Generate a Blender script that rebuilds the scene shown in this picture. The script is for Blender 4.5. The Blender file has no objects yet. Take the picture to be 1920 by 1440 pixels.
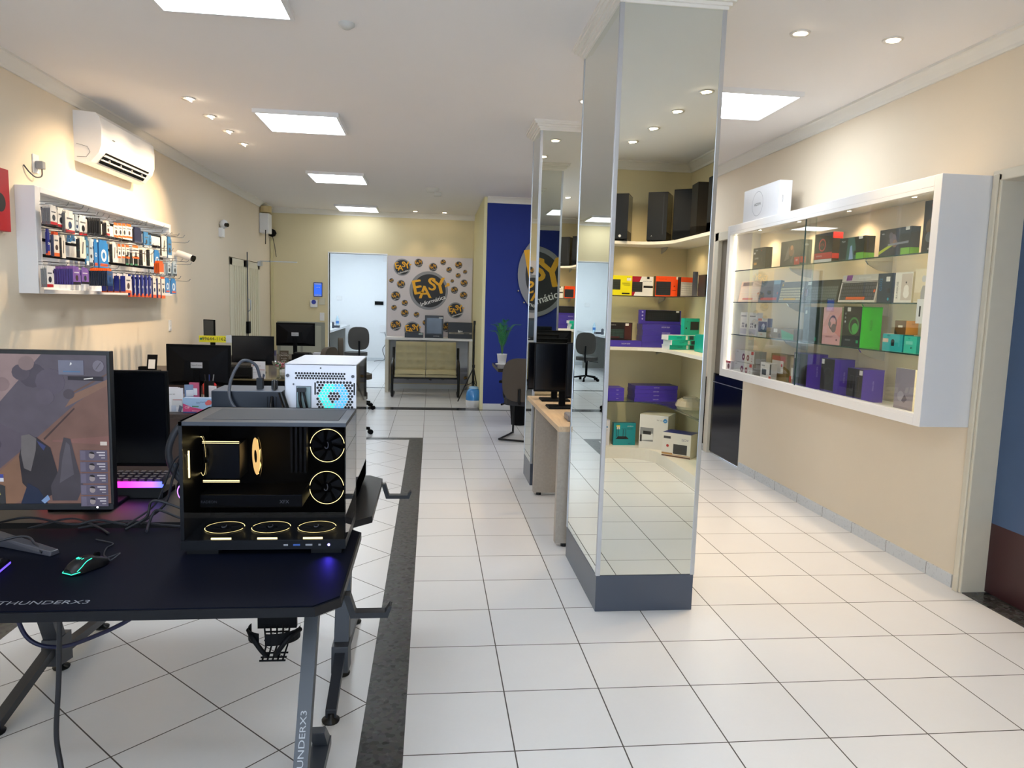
import bpy, math, random
from mathutils import Vector, Matrix
random.seed(7)
R = math.radians
SC = bpy.context.scene

# ---------------------------------------------------------------- camera
cd = bpy.data.cameras.new('camera')
cam = bpy.data.objects.new('camera', cd)
SC.collection.objects.link(cam)
SC.camera = cam
cd.sensor_fit = 'HORIZONTAL'; cd.sensor_width = 36.0
cd.lens = 36.0 * 1347.73 / 1920.0
cd.clip_start = 0.05; cd.clip_end = 200
yaw, pit, rol = 0.1135, 0.1124, -0.0290
fw = Vector((math.sin(yaw)*math.cos(pit), math.cos(yaw)*math.cos(pit), -math.sin(pit)))
rt = Vector((math.cos(yaw), -math.sin(yaw), 0)); up = rt.cross(fw)
r2 = rt*math.cos(rol) - up*math.sin(rol); u2 = rt*math.sin(rol) + up*math.cos(rol)
mw = Matrix.Identity(4)
for i in range(3):
    mw[i][0] = r2[i]; mw[i][1] = u2[i]; mw[i][2] = -fw[i]
mw[0][3], mw[1][3], mw[2][3] = 0.0, 0.0, 1.601
cam.matrix_world = mw

# ---------------------------------------------------------------- view, world
SC.view_settings.view_transform = 'Standard'
SC.view_settings.look = 'None'
SC.view_settings.gamma = 1.0
SC.view_settings.use_curve_mapping = False
SC.view_settings.exposure = 0.65
W = bpy.data.worlds.new('daylight'); SC.world = W; W.use_nodes = True
W.node_tree.nodes['Background'].inputs[0].default_value = (0.64, 0.79, 1.0, 1)
W.node_tree.nodes['Background'].inputs[1].default_value = 5.5
PANEL = 10.5        # radiance of the ceiling LED panels
SPOTW = 16.0        # watts of one halogen downlight

# ---------------------------------------------------------------- materials
def lin(h):
    h = h.lstrip('#')
    if len(h) == 3: h = ''.join(c+c for c in h)
    c = [int(h[i:i+2], 16)/255 for i in (0, 2, 4)]
    return tuple(x/12.92 if x <= .04045 else ((x+.055)/1.055)**2.4 for x in c) + (1,)
_m = {}
def M(col, rough=.5, metal=0.0, emit=0.0, coat=0.0, var=.04, scale=14.0, bump=0.0, bscale=120.0, spec=.5):
    k = (col, rough, metal, emit, coat, var, scale, bump, bscale, spec)
    if k in _m: return _m[k]
    m = bpy.data.materials.new('mat_%s_%d' % (col.strip('#'), len(_m))); m.use_nodes = True
    nt = m.node_tree; n = nt.nodes; b = n['Principled BSDF']
    c = lin(col)
    b.inputs['Base Color'].default_value = c
    b.inputs['Roughness'].default_value = rough
    b.inputs['Metallic'].default_value = metal
    b.inputs['Coat Weight'].default_value = coat
    b.inputs['Specular IOR Level'].default_value = spec
    tc = n.new('ShaderNodeTexCoord')
    if var > 0:
        no = n.new('ShaderNodeTexNoise'); no.inputs['Scale'].default_value = scale; no.inputs['Detail'].default_value = 2
        nt.links.new(tc.outputs['Object'], no.inputs['Vector'])
        mx = n.new('ShaderNodeMix'); mx.data_type = 'RGBA'
        mx.inputs['A'].default_value = tuple(x*(1-var) for x in c[:3]) + (1,)
        mx.inputs['B'].default_value = tuple(min(1, x*(1+var)) for x in c[:3]) + (1,)
        nt.links.new(no.outputs['Fac'], mx.inputs['Factor'])
        nt.links.new(mx.outputs['Result'], b.inputs['Base Color'])
    if emit > 0:
        b.inputs['Emission Color'].default_value = c
        b.inputs['Emission Strength'].default_value = emit
    if bump > 0:
        nb = n.new('ShaderNodeTexNoise'); nb.inputs['Scale'].default_value = bscale
        nt.links.new(tc.outputs['Object'], nb.inputs['Vector'])
        bp = n.new('ShaderNodeBump'); bp.inputs['Strength'].default_value = bump; bp.inputs['Distance'].default_value = .002
        nt.links.new(nb.outputs['Fac'], bp.inputs['Height']); nt.links.new(bp.outputs['Normal'], b.inputs['Normal'])
    _m[k] = m
    return m

def glass_mat(name, tint, refl=1.0, ior=1.5, rough=0.0):
    m = bpy.data.materials.new(name); m.use_nodes = True
    nt = m.node_tree; n = nt.nodes; n.clear()
    o = n.new('ShaderNodeOutputMaterial'); t = n.new('ShaderNodeBsdfTransparent'); t.inputs[0].default_value = tint + (1,)
    g = n.new('ShaderNodeBsdfGlossy'); g.inputs['Roughness'].default_value = rough; g.inputs['Color'].default_value = (refl, refl, refl, 1)
    f = n.new('ShaderNodeFresnel'); gg = n.new('ShaderNodeNewGeometry'); mr = n.new('ShaderNodeMapRange')
    mr.inputs['To Min'].default_value = ior; mr.inputs['To Max'].default_value = 1/ior   # same reflectance on both faces of the pane
    nt.links.new(gg.outputs['Backfacing'], mr.inputs['Value']); nt.links.new(mr.outputs[0], f.inputs[0])
    mx = n.new('ShaderNodeMixShader')
    nt.links.new(f.outputs[0], mx.inputs[0]); nt.links.new(t.outputs[0], mx.inputs[1]); nt.links.new(g.outputs[0], mx.inputs[2])
    nt.links.new(mx.outputs[0], o.inputs[0])
    return m
GLASS = glass_mat('clear_glass', (.95, .97, .96))
GLASSG = glass_mat('greenish_shelf_glass', (.88, .94, .92))
GLASSD = glass_mat('smoked_case_glass', (.62, .63, .66), ior=1.4)
BLISTER = glass_mat('clear_blister_plastic', (.86, .91, .95), rough=.1)

def grid_mat(name, rot, ox, oy, pitch, tile, tile2, grout, gw, rough):
    m = bpy.data.materials.new(name); m.use_nodes = True
    nt = m.node_tree; n = nt.nodes; L = nt.links; b = n['Principled BSDF']
    g = n.new('ShaderNodeNewGeometry')
    mp = n.new('ShaderNodeMapping'); mp.vector_type = 'TEXTURE'
    mp.inputs['Location'].default_value = (ox, oy, 0); mp.inputs['Rotation'].default_value = (0, 0, rot); mp.inputs['Scale'].default_value = (pitch, pitch, pitch)
    L.new(g.outputs['Position'], mp.inputs['Vector'])
    sx = n.new('ShaderNodeSeparateXYZ'); L.new(mp.outputs[0], sx.inputs[0])
    def ma(op, a, bb=None, c=None):
        q = n.new('ShaderNodeMath'); q.operation = op
        for i, v in enumerate((a, bb, c)):
            if v is None: continue
            if isinstance(v, (int, float)): q.inputs[i].default_value = v
            else: L.new(v, q.inputs[i])
        return q.outputs[0]
    ds = []
    for ch in (0, 1):
        fr = ma('FRACT', sx.outputs[ch]); ds.append(ma('ABSOLUTE', ma('SUBTRACT', fr, .5)))
    line = ma('GREATER_THAN', ma('MAXIMUM', ds[0], ds[1]), .5 - gw/(2*pitch))
    # per tile value
    cx = n.new('ShaderNodeCombineXYZ'); L.new(ma('FLOOR', sx.outputs[0]), cx.inputs[0]); L.new(ma('FLOOR', sx.outputs[1]), cx.inputs[1])
    wn = n.new('ShaderNodeTexWhiteNoise'); wn.noise_dimensions = '2D'; L.new(cx.outputs[0], wn.inputs['Vector'])
    no = n.new('ShaderNodeTexNoise'); no.inputs['Scale'].default_value = 9.0; no.inputs['Detail'].default_value = 3
    L.new(g.outputs['Position'], no.inputs['Vector'])
    no2 = n.new('ShaderNodeTexNoise'); no2.inputs['Scale'].default_value = 60.0; no2.inputs['Detail'].default_value = 3
    L.new(g.outputs['Position'], no2.inputs['Vector'])
    f = ma('ADD', ma('MULTIPLY', wn.outputs['Value'], .35), ma('ADD', ma('MULTIPLY', no.outputs['Fac'], .3), ma('MULTIPLY', no2.outputs['Fac'], .3)))
    mx = n.new('ShaderNodeMix'); mx.data_type = 'RGBA'; mx.inputs['A'].default_value = lin(tile); mx.inputs['B'].default_value = lin(tile2)
    L.new(f, mx.inputs['Factor'])
    m2 = n.new('ShaderNodeMix'); m2.data_type = 'RGBA'; m2.inputs['B'].default_value = lin(grout)
    L.new(mx.outputs['Result'], m2.inputs['A']); L.new(line, m2.inputs['Factor'])
    L.new(m2.outputs['Result'], b.inputs['Base Color'])
    L.new(ma('ADD', ma('MULTIPLY', line, .4), ma('ADD', ma('MULTIPLY', no2.outputs['Fac'], .06), rough)), b.inputs['Roughness'])
    bp = n.new('ShaderNodeBump'); bp.inputs['Strength'].default_value = .12; bp.inputs['Distance'].default_value = .003
    L.new(ma('SUBTRACT', ma('MULTIPLY', no2.outputs['Fac'], .3), line), bp.inputs['Height']); L.new(bp.outputs['Normal'], b.inputs['Normal'])
    return m
TILE = grid_mat('floor_tile', 0, -.0776, 0, .4, '#eaeaeb', '#e2e1e1', '#4a4440', .0052, .22)
TILED = grid_mat('floor_tile_diagonal', R(45), -.2305, 2.743, .4, '#eaeaeb', '#e2e1e1', '#4a4440', .0052, .22)
BASET = grid_mat('skirting_tile', 0, 0, 0, .4, '#d4d8dc', '#ccd0d4', '#5a5a5a', .004, .25)

def granite(name, c1, c2, rough):
    m = bpy.data.materials.new(name); m.use_nodes = True
    nt = m.node_tree; n = nt.nodes; L = nt.links; b = n['Principled BSDF']
    g = n.new('ShaderNodeNewGeometry')
    v = n.new('ShaderNodeTexVoronoi'); v.inputs['Scale'].default_value = 55
    v2 = n.new('ShaderNodeTexNoise'); v2.inputs['Scale'].default_value = 28; v2.inputs['Detail'].default_value = 5
    L.new(g.outputs['Position'], v.inputs['Vector']); L.new(g.outputs['Position'], v2.inputs['Vector'])
    cr = n.new('ShaderNodeValToRGB'); cr.color_ramp.elements[0].position = .62; cr.color_ramp.elements[1].position = .72
    cr.color_ramp.elements[0].color = lin(c1); cr.color_ramp.elements[1].color = lin(c2)
    L.new(v2.outputs['Fac'], cr.inputs[0])
    mx = n.new('ShaderNodeMix'); mx.data_type = 'RGBA'; mx.inputs['Factor'].default_value = .25
    L.new(cr.outputs[0], mx.inputs['A']); L.new(v.outputs['Color'], mx.inputs['B'])
    hs = n.new('ShaderNodeHueSaturation'); hs.inputs['Saturation'].default_value = .15; hs.inputs['Value'].default_value = .30
    L.new(mx.outputs['Result'], hs.inputs['Color'])
    L.new(hs.outputs[0], b.inputs['Base Color']); b.inputs['Roughness'].default_value = rough; b.inputs['Specular IOR Level'].default_value = .28
    return m
GRAN = granite('granite_band', '#1c1f1f', '#8f8f86', .35)
GRANB = granite('black_granite', '#0c0c0c', '#5a5a5a', .15)

def wall_mat(name, col, bscale=45, bump=.12):
    return M(col, .75, var=.025, scale=2.5, bump=bump, bscale=bscale)
CREAM = wall_mat('w', '#e8dac4'); CREAMY = wall_mat('w', '#e0d3ac')
CEIL = M('#f0edec', .85, var=.015, scale=1.5)
WHITE = M('#e9e9ea', .35, var=.01); WHITEW = M('#eceef0', .6, var=.01)
BLACK = M('#08090c', .35, var=.1, spec=.35); BLACKM = M('#050609', .6, var=.1, spec=.12); BLACKG = M('#08080a', .12, var=.05)
CHROME = M('#c9ccd0', .18, 1.0); ALU = M('#c3c8d0', .32, .9)
MIRROR = M('#dfe4df', .0, 1.0, var=0)
DGREY = M('#3d424c', .4, var=.03)
BROWN = M('#3a2b28', .45, var=.12, scale=30)
INK = M('#151515', .6, var=0); WINK = M('#f2f2f2', .6, var=0)
def wood(name, c1, c2, scale, rough):
    m = bpy.data.materials.new(name); m.use_nodes = True
    nt = m.node_tree; n = nt.nodes; L = nt.links; b = n['Principled BSDF']
    tc = n.new('ShaderNodeTexCoord'); mp = n.new('ShaderNodeMapping'); mp.inputs['Scale'].default_value = (scale, scale*.08, scale)
    L.new(tc.outputs['Object'], mp.inputs[0])
    no = n.new('ShaderNodeTexNoise'); no.inputs['Scale'].default_value = 3; no.inputs['Detail'].default_value = 8; no.inputs['Distortion'].default_value = .6
    L.new(mp.outputs[0], no.inputs[0])
    cr = n.new('ShaderNodeValToRGB'); cr.color_ramp.elements[0].position = .35; cr.color_ramp.elements[1].position = .65
    cr.color_ramp.elements[0].color = lin(c1); cr.color_ramp.elements[1].color = lin(c2)
    L.new(no.outputs['Fac'], cr.inputs[0]); L.new(cr.outputs[0], b.inputs['Base Color']); b.inputs['Roughness'].default_value = rough
    return m
OAK = wood('light_wood', '#c4a887', '#d3b997', 18, .4)
OAKG = wood('greige_wood', '#a39a8e', '#aaa195', 18, .5)
DWOOD = wood('dark_wood', '#2b2120', '#3b2d2a', 20, .4)

# ---------------------------------------------------------------- mesh builder
_txt = {}
def glyphs(s):
    if s in _txt: return _txt[s]
    c = bpy.data.curves.new('lettering', 'FONT'); c.body = s; c.size = 1; c.resolution_u = 3
    c.align_x = 'CENTER'; c.align_y = 'CENTER'
    o = bpy.data.objects.new('lettering', c); SC.collection.objects.link(o)
    bpy.context.view_layer.update()
    dg = bpy.context.evaluated_depsgraph_get()
    me = bpy.data.meshes.new_from_object(o.evaluated_get(dg))
    V = [v.co.copy() for v in me.vertices]; F = [tuple(p.vertices) for p in me.polygons]
    bpy.data.objects.remove(o); bpy.data.curves.remove(c); bpy.data.meshes.remove(me)
    _txt[s] = (V, F)
    return _txt[s]

class MB:
    def __init__(s): s.v = []; s.f = []; s.mi = []; s.sm = []; s.mats = []; s.X = Matrix.Identity(4)
    def slot(s, m):
        if m not in s.mats: s.mats.append(m)
        return s.mats.index(m)
    def add(s, V, F, m, smooth=False):
        b = len(s.v); k = s.slot(m)
        s.v += [s.X @ Vector(p) for p in V]
        for f in F: s.f.append([b+i for i in f]); s.mi.append(k); s.sm.append(smooth)
        return s
    def box(s, a, b, m, taper=None):
        x0, y0, z0 = a; x1, y1, z1 = b
        if x0 > x1: x0, x1 = x1, x0
        if y0 > y1: y0, y1 = y1, y0
        if z0 > z1: z0, z1 = z1, z0
        V = [(x0,y0,z0),(x1,y0,z0),(x1,y1,z0),(x0,y1,z0),(x0,y0,z1),(x1,y0,z1),(x1,y1,z1),(x0,y1,z1)]
        if taper:
            cx, cy = (x0+x1)/2, (y0+y1)/2
            V = V[:4] + [(cx+(x-cx)*taper, cy+(y-cy)*taper, z) for x, y, z in V[4:]]
        return s.add(V, [(3,2,1,0),(4,5,6,7),(0,1,5,4),(1,2,6,5),(2,3,7,6),(3,0,4,7)], m)
    def quad(s, p, m): return s.add(p, [tuple(range(len(p)))], m)
    def prism(s, poly, z0, z1, m, axis='z', smooth=False):
        n = len(poly)
        def pt(a, b, c): return (a, b, c) if axis == 'z' else ((c, a, b) if axis == 'x' else (a, c, b))
        V = [pt(a, b, z0) for a, b in poly] + [pt(a, b, z1) for a, b in poly]
        F = [tuple(range(n))[::-1], tuple(range(n, 2*n))]
        s.add(V, F, m)
        s.add(V, [(i, (i+1) % n, n+(i+1) % n, n+i) for i in range(n)], m, smooth)
        return s
    def cyl(s, p, q, r, m, n=20, r1=None, cap=True, smooth=True):
        p = Vector(p); q = Vector(q); d = (q-p).normalized()
        a = d.orthogonal().normalized(); b = d.cross(a); r1 = r if r1 is None else r1
        V = []
        for c, rr in ((p, r), (q, r1)):
            for i in range(n):
                t = 2*math.pi*i/n; V.append(c + a*math.cos(t)*rr + b*math.sin(t)*rr)
        s.add(V, [(i, (i+1) % n, n+(i+1) % n, n+i) for i in range(n)], m, smooth)
        if cap: s.add(V, [tuple(range(n))[::-1], tuple(range(n, 2*n))], m)
        return s
    def tube(s, pts, r, m, n=8, closed=False):
        P = [Vector(p) for p in pts]; k = len(P); rings = []; nrm = None
        for i in range(k):
            if closed: d = (P[(i+1) % k] - P[i-1])
            else: d = P[min(i+1, k-1)] - P[max(i-1, 0)]
            d.normalize()
            if nrm is None: nrm = d.orthogonal().normalized()
            else:
                nrm = nrm - d*nrm.dot(d)
                nrm = nrm.normalized() if nrm.length > 1e-6 else d.orthogonal().normalized()
            b = d.cross(nrm)
            rings.append([P[i] + nrm*math.cos(2*math.pi*j/n)*r + b*math.sin(2*math.pi*j/n)*r for j in range(n)])
        V = [v for g in rings for v in g]; F = []
        for i in range(k if closed else k-1):
            i2 = (i+1) % k
            for j in range(n): F.append((i*n+j, i*n+(j+1) % n, i2*n+(j+1) % n, i2*n+j))
        s.add(V, F, m, True)
        if not closed: s.add(V, [tuple(range(n))[::-1], tuple(range((k-1)*n, k*n))], m)
        return s
    def lathe(s, prof, c, m, n=28, smooth=True):
        V = []; F = []
        for r, z in prof:
            for j in range(n):
                t = 2*math.pi*j/n; V.append((c[0]+r*math.cos(t), c[1]+r*math.sin(t), c[2]+z))
        for i in range(len(prof)-1):
            for j in range(n): F.append((i*n+j, i*n+(j+1) % n, (i+1)*n+(j+1) % n, (i+1)*n+j))
        s.add(V, F, m, smooth)
        if prof[0][0] > 1e-4: s.add(V[:n], [tuple(range(n))[::-1]], m)
        if prof[-1][0] > 1e-4: s.add(V[-n:], [tuple(range(n))], m)
        return s
    def disc(s, c, r, m, u=(1,0,0), w=(0,0,1), n=40, r0=0, a0=0, a1=360):
        c = Vector(c); u = Vector(u).normalized(); w = Vector(w).normalized()
        full = (a1-a0) >= 360
        k = n if full else n+1
        def ring(rr): return [c + u*rr*math.cos(R(a0)+R(a1-a0)*i/n) + w*rr*math.sin(R(a0)+R(a1-a0)*i/n) for i in range(k)]
        if r0 <= 0 and full: return s.add(ring(r), [tuple(range(k))], m)
        A = ring(r0 if r0 > 0 else 1e-5); B = ring(r); F = []
        for i in range(n):
            j = (i+1) % k
            F.append((i, j, k+j, k+i))
        return s.add(A+B, F, m)
    def text(s, t, c, h, m, u=(1,0,0), w=(0,0,1), sx=1.0, rot=0.0):
        V, F = glyphs(t); c = Vector(c); u = Vector(u).normalized(); w = Vector(w).normalized()
        if rot: u, w = u*math.cos(R(rot))+w*math.sin(R(rot)), w*math.cos(R(rot))-u*math.sin(R(rot))
        return s.add([c + u*(p.x*h*sx) + w*(p.y*h) for p in V], F, m)
    def build(s, name, parent=None, bevel=0, sub=0, weld=False):
        me = bpy.data.meshes.new(name)
        me.from_pydata([tuple(v) for v in s.v], [], s.f)
        for m in s.mats: me.materials.append(m)
        me.polygons.foreach_set('material_index', s.mi); me.polygons.foreach_set('use_smooth', s.sm)
        me.update()
        o = bpy.data.objects.new(name, me); SC.collection.objects.link(o)
        if parent is not None: o.parent = parent
        if bevel:
            b = o.modifiers.new('bevel', 'BEVEL'); b.width = bevel; b.segments = 2; b.limit_method = 'ANGLE'; b.angle_limit = R(50)
        if sub:
            b = o.modifiers.new('sub', 'SUBSURF'); b.levels = sub; b.render_levels = sub
        return o

def tag(o, label, cat, group=None, kind=None):
    if label: o['label'] = label
    if cat: o['category'] = cat
    if group: o['group'] = group
    if kind: o['kind'] = kind
    return o
def thing(name, label, cat, loc=(0,0,0), rz=0.0, group=None):
    o = bpy.data.objects.new(name, None); o.empty_display_size = .05; SC.collection.objects.link(o)
    o.location = loc; o.rotation_euler = (0, 0, R(rz))
    return tag(o, label, cat, group)
def struct(mb, name, bevel=0):
    o = mb.build(name, bevel=bevel); o['kind'] = 'structure'; return o
def dup(root, loc=None, rz=None, label=None, group=None):
    r = root.copy(); SC.collection.objects.link(r)
    if loc is not None: r.location = loc
    if rz is not None: r.rotation_euler = (0, 0, R(rz))
    if label: r['label'] = label
    if group: r['group'] = group
    for ch in list(root.children):
        c = ch.copy(); SC.collection.objects.link(c); c.parent = r
        for g in list(ch.children):
            d = g.copy(); SC.collection.objects.link(d); d.parent = c
    return r
def bez(pts, n=10):
    P = [Vector(p) for p in pts]; out = []
    P = [P[0]*2-P[1]] + P + [P[-1]*2-P[-2]]
    for i in range(1, len(P)-2):
        for k in range(n):
            t = k/n; a, b, c, d = P[i-1], P[i], P[i+1], P[i+2]
            out.append(.5*((2*b)+(c-a)*t+(2*a-5*b+4*c-d)*t*t+(3*b-a-3*c+d)*t**3))
    out.append(P[-2]); return out

# ================================================================ THE ROOM
H = 3.12; XL = -2.82; XR = 3.09; YB = 13.1; YF = -2.6
b = MB()
for x0, x1, y0, y1 in ((XL, -2.1, YF, 8.36), (-.075, 3.6, YF, 8.36), (XL, 3.6, 8.36, 10.515), (XL, 3.6, 10.78, YB)):
    b.quad([(x0,y0,0),(x1,y0,0),(x1,y1,0),(x0,y1,0)], TILE)
b.quad([(-1.94,YF,0),(-.235,YF,0),(-.235,8.225,0),(-1.94,8.225,0)], TILED)
b.quad([(-2.1,YF,0),(-1.94,YF,0),(-1.94,8.36,0),(-2.1,8.36,0)], GRAN)
b.quad([(-.235,YF,0),(-.075,YF,0),(-.075,8.36,0),(-.235,8.36,0)], GRAN)
b.quad([(-1.94,8.225,0),(-.235,8.225,0),(-.235,8.36,0),(-1.94,8.36,0)], GRAN)
b.quad([(XL,10.515,0),(3.6,10.515,0),(3.6,10.78,0),(XL,10.78,0)], GRANB)
b.box((-3.6,YB,-.05), (1.6,19.0,0), TILE); b.quad([(-1.82,YB,.001),(-.79,YB,.001),(-.79,YB+.12,.001),(-1.82,YB+.12,.001)], GRANB)
b.box((XL-.2,YF,-.12), (3.8,YB,-.001), GRAN)
struct(b, 'floor')
b = MB(); b.box((-6,YF-7,-.14), (6,YF,-.02), M('#b5b3b0', .8, var=.15)); struct(b, 'floor_outside')
b = MB(); b.box((XL-.2,YF-.2,H), (3.8,YB+.15,H+.12), CEIL); struct(b, 'ceiling')
b = MB(); b.box((XL-.15,YF,0), (XL,10.52,H), CREAM); b.box((XL-.15,12.33,0), (XL,YB,H), CREAM)
b.box((XL-.15,10.52,2.13), (XL,12.33,H), CREAM); struct(b, 'wall_left')
b = MB(); b.box((XL-.15,YB,0), (-1.81,YB+.12,H), CREAMY); b.box((-1.81,YB,2.382), (-.80,YB+.12,H), CREAMY)
b.box((-.80,YB,0), (.87,YB+.12,H), CREAMY); struct(b, 'wall_back')
b = MB(); b.box((.735,10.65,0), (.78,YB,H), M('#e3dcae', .6, var=.02)); struct(b, 'wall_niche')
b = MB(); b.box((.78,10.65,0), (3.8,10.80,H), wall_mat('w', '#1b3188', 30, .35)); struct(b, 'wall_blue')
b = MB(); b.box((.78,10.635,0), (3.09,10.65,.09), M('#e2e4e6', .4)); struct(b, 'baseboard_blue')
# right wall with two openings
b = MB()
b.box((XR,3.76,0), (XR+.16,6.80,H), CREAM); b.box((XR,6.80,2.36), (XR+.16,7.70,H), CREAM); b.box((XR,7.70,0), (XR+.16,10.65,H), CREAM)
b.box((XR,2.30,2.39), (XR+.16,3.76,H), CREAM); b.box((XR,1.85,0), (XR+.16,2.30,H), CREAM)
b.box((2.74,-.54,0), (XR+.16,1.85,H), CREAMY)
struct(b, 'wall_right')
b = MB(); b.box((1.15,-.69,0), (2.90,-.54,H), CREAMY); b.box((1.15,YF,0), (1.30,-.54,H), CREAMY); struct(b, 'wall_shelf_side')
b = MB(); b.box((XL-.15,YF-.15,2.65), (1.3,YF,H), CREAM); b.box((XL-.15,YF-.15,0), (-2.5,YF,2.65), CREAM); b.box((.95,YF-.15,0), (1.3,YF,2.65), CREAM)
struct(b, 'wall_front')
# skirting tiles on the right wall
b = MB(); b.box((XR-.012,3.78,0), (XR,6.78,.078), BASET); b.box((XR-.012,7.75,0), (XR,10.64,.078), BASET); struct(b, 'baseboard_right')
b = MB(); b.box((XL,YF,0), (XL+.012,10.5,.078), BASET); struct(b, 'baseboard_left')
b = MB(); b.box((-.79,YB-.012,0), (.735,YB,.085), M('#d8dadb', .4)); b.box((XL,YB-.012,0), (-1.82,YB,.085), M('#d8dadb', .4)); struct(b, 'baseboard_back')
# plaster cove along the walls
COVE = M('#ebe8e1', .7, var=.01)
def cove(b, x0, y0, x1, y1, nx, ny):
    prof = [(0,3.035),(.015,3.035),(.02,3.055),(.05,3.085),(.07,3.10),(.085,3.104),(.085,H),(0,H)]
    V = []
    for (x, y) in ((x0,y0),(x1,y1)):
        V += [(x+nx*p, y+ny*p, z) for p, z in prof]
    n = len(prof)
    b.add(V, [tuple(range(n)), tuple(range(n, 2*n))] + [(i, (i+1) % n, n+(i+1) % n, n+i) for i in range(n)], COVE)
b = MB(); cove(b, XL, YF, XL, YB, 1, 0); cove(b, XL, YB, .735, YB, 0, -1); struct(b, 'trim_1')
b = MB(); cove(b, XR, 1.85, XR, 10.65, -1, 0); cove(b, .78, 10.65, XR, 10.65, 0, -1); struct(b, 'trim_2')
b = MB(); cove(b, 2.74, -.54, 2.74, 1.85, -1, 0); cove(b, 1.3, -.54, 2.74, -.54, 0, 1); struct(b, 'trim_3')
# door frames on the right
FR = M('#d8d0bd', .5, var=.03)
b = MB()
b.box((XR-.018,3.695,0), (XR+.18,3.765,2.38), FR); b.box((XR-.03,3.71,0), (XR-.018,3.75,2.38), FR); b.box((XR-.018,2.28,2.34), (XR+.18,3.765,2.40), FR)
b.box((XR-.018,2.24,0), (XR+.19,2.34,2.36), FR)
struct(b, 'trim_4', .006)
b = MB(); b.box((XR-.005,2.34,-.001), (XR+.5,3.695,.006), GRANB); struct(b, 'trim_5')
b = MB(); b.box((XR+.135,2.34,.012), (XR+.17,3.695,.42), M('#3a1a1e', .35)); b.box((XR+.135,2.34,.42), (XR+.17,3.695,2.34), M('#41597c', .45, var=.12, scale=3)); struct(b, 'door_1')
b = MB(); b.box((XR+.6,1.8,0), (XR+.7,4.2,H), CREAM); b.box((XR+.16,1.8,H-.02), (XR+.7,4.2,H), CREAM); struct(b, 'wall_passage')
b = MB(); b.box((XR-.015,7.62,0), (XR+.16,7.72,2.42), FR); b.box((XR-.015,6.78,2.33), (XR+.16,7.72,2.42), FR); b.box((XR,6.80,0), (XR+.16,6.82,2.33), FR); struct(b, 'trim_6', .005)
dr = MB(); dr.box((XR+.03,6.82,.01), (XR+.07,7.62,2.33), M('#746c60', .5)); d2 = struct(dr, 'door_2')
b = MB(); b.box((XR+.012,6.83,.03), (XR+.03,7.60,.90), BLACKG); b.box((XR+.008,6.83,.80), (XR+.012,7.60,.808), ALU); b.build('lower_panel', d2)
b = MB(); b.box((XR-.02,7.76,0), (XR-.001,7.95,.84), BLACKG); struct(b, 'trim_7')
# left ribbed door
DC = M('#e4dcc4', .5, var=.02)
b = MB(); b.box((XL-.06,10.52,0), (XL-.045,12.33,2.13), DC)
for y0, y1 in ((10.54,11.40),(11.44,12.30)):
    b.box((XL-.045,y0,0), (XL+.008,y0+.12,2.12), DC); b.box((XL-.045,y1-.12,0), (XL+.008,y1,2.12), DC)
    b.box((XL-.045,y0,2.02), (XL+.008,y1,2.12), DC)
    for k in range(5):
        y = y0+.12+(y1-y0-.24)*(k+.5)/5
        b.box((XL-.045,y-.038,0), (XL+.004,y+.038,2.02), DC)
dl = struct(b, 'door_3', .003)
b = MB(); b.box((XL+.008,11.38,1.02), (XL+.05,11.50,1.20), BLACKM); b.tube([(XL+.03,11.41,.45),(XL+.03,11.41,2.25)], .008, DGREY); b.build('lock', dl)
b = MB(); b.tube([(XL+.02,11.46,1.55),(XL+.06,11.46,1.52),(XL+.06,11.46,1.38),(XL+.02,11.46,1.35)], .008, ALU); b.build('handle', dl)
b = MB(); b.box((XL+.008,12.15,2.08), (XL+.06,12.28,2.15), ALU); b.box((XL+.03,12.2,2.15), (XL+.62,12.225,2.165), ALU); b.build('closer_arm', dl)
# room beyond the doorway
b = MB(); b.box((-3.5,18.9,0), (1.7,19.05,3.0), WHITEW); struct(b, 'wall_beyond_back')
b = MB(); b.box((-3.5,YB+.12,0), (-3.35,18.9,3.0), WHITEW); struct(b, 'wall_beyond_left')
b = MB(); b.box((-.5,YB+.12,0), (-.4,18.9,3.0), WHITEW); struct(b, 'wall_beyond_right')
b = MB(); b.box((-3.5,YB+.12,2.95), (1.7,19.05,3.05), WHITEW); struct(b, 'ceiling_beyond')
b = MB(); b.box((-1.83,YB-.006,0), (-1.81,YB+.13,2.39), WHITE); b.box((-.81,YB-.004,0), (-.795,YB+.13,2.39), WHITE); b.box((-1.83,YB-.006,2.382), (-.795,YB+.13,2.40), WHITE); struct(b, 'trim_8')
b = MB(); b.box((-3.35,18.885,0), (-.5,18.9,.085), M('#d5dade', .4)); struct(b, 'baseboard_beyond')

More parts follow.
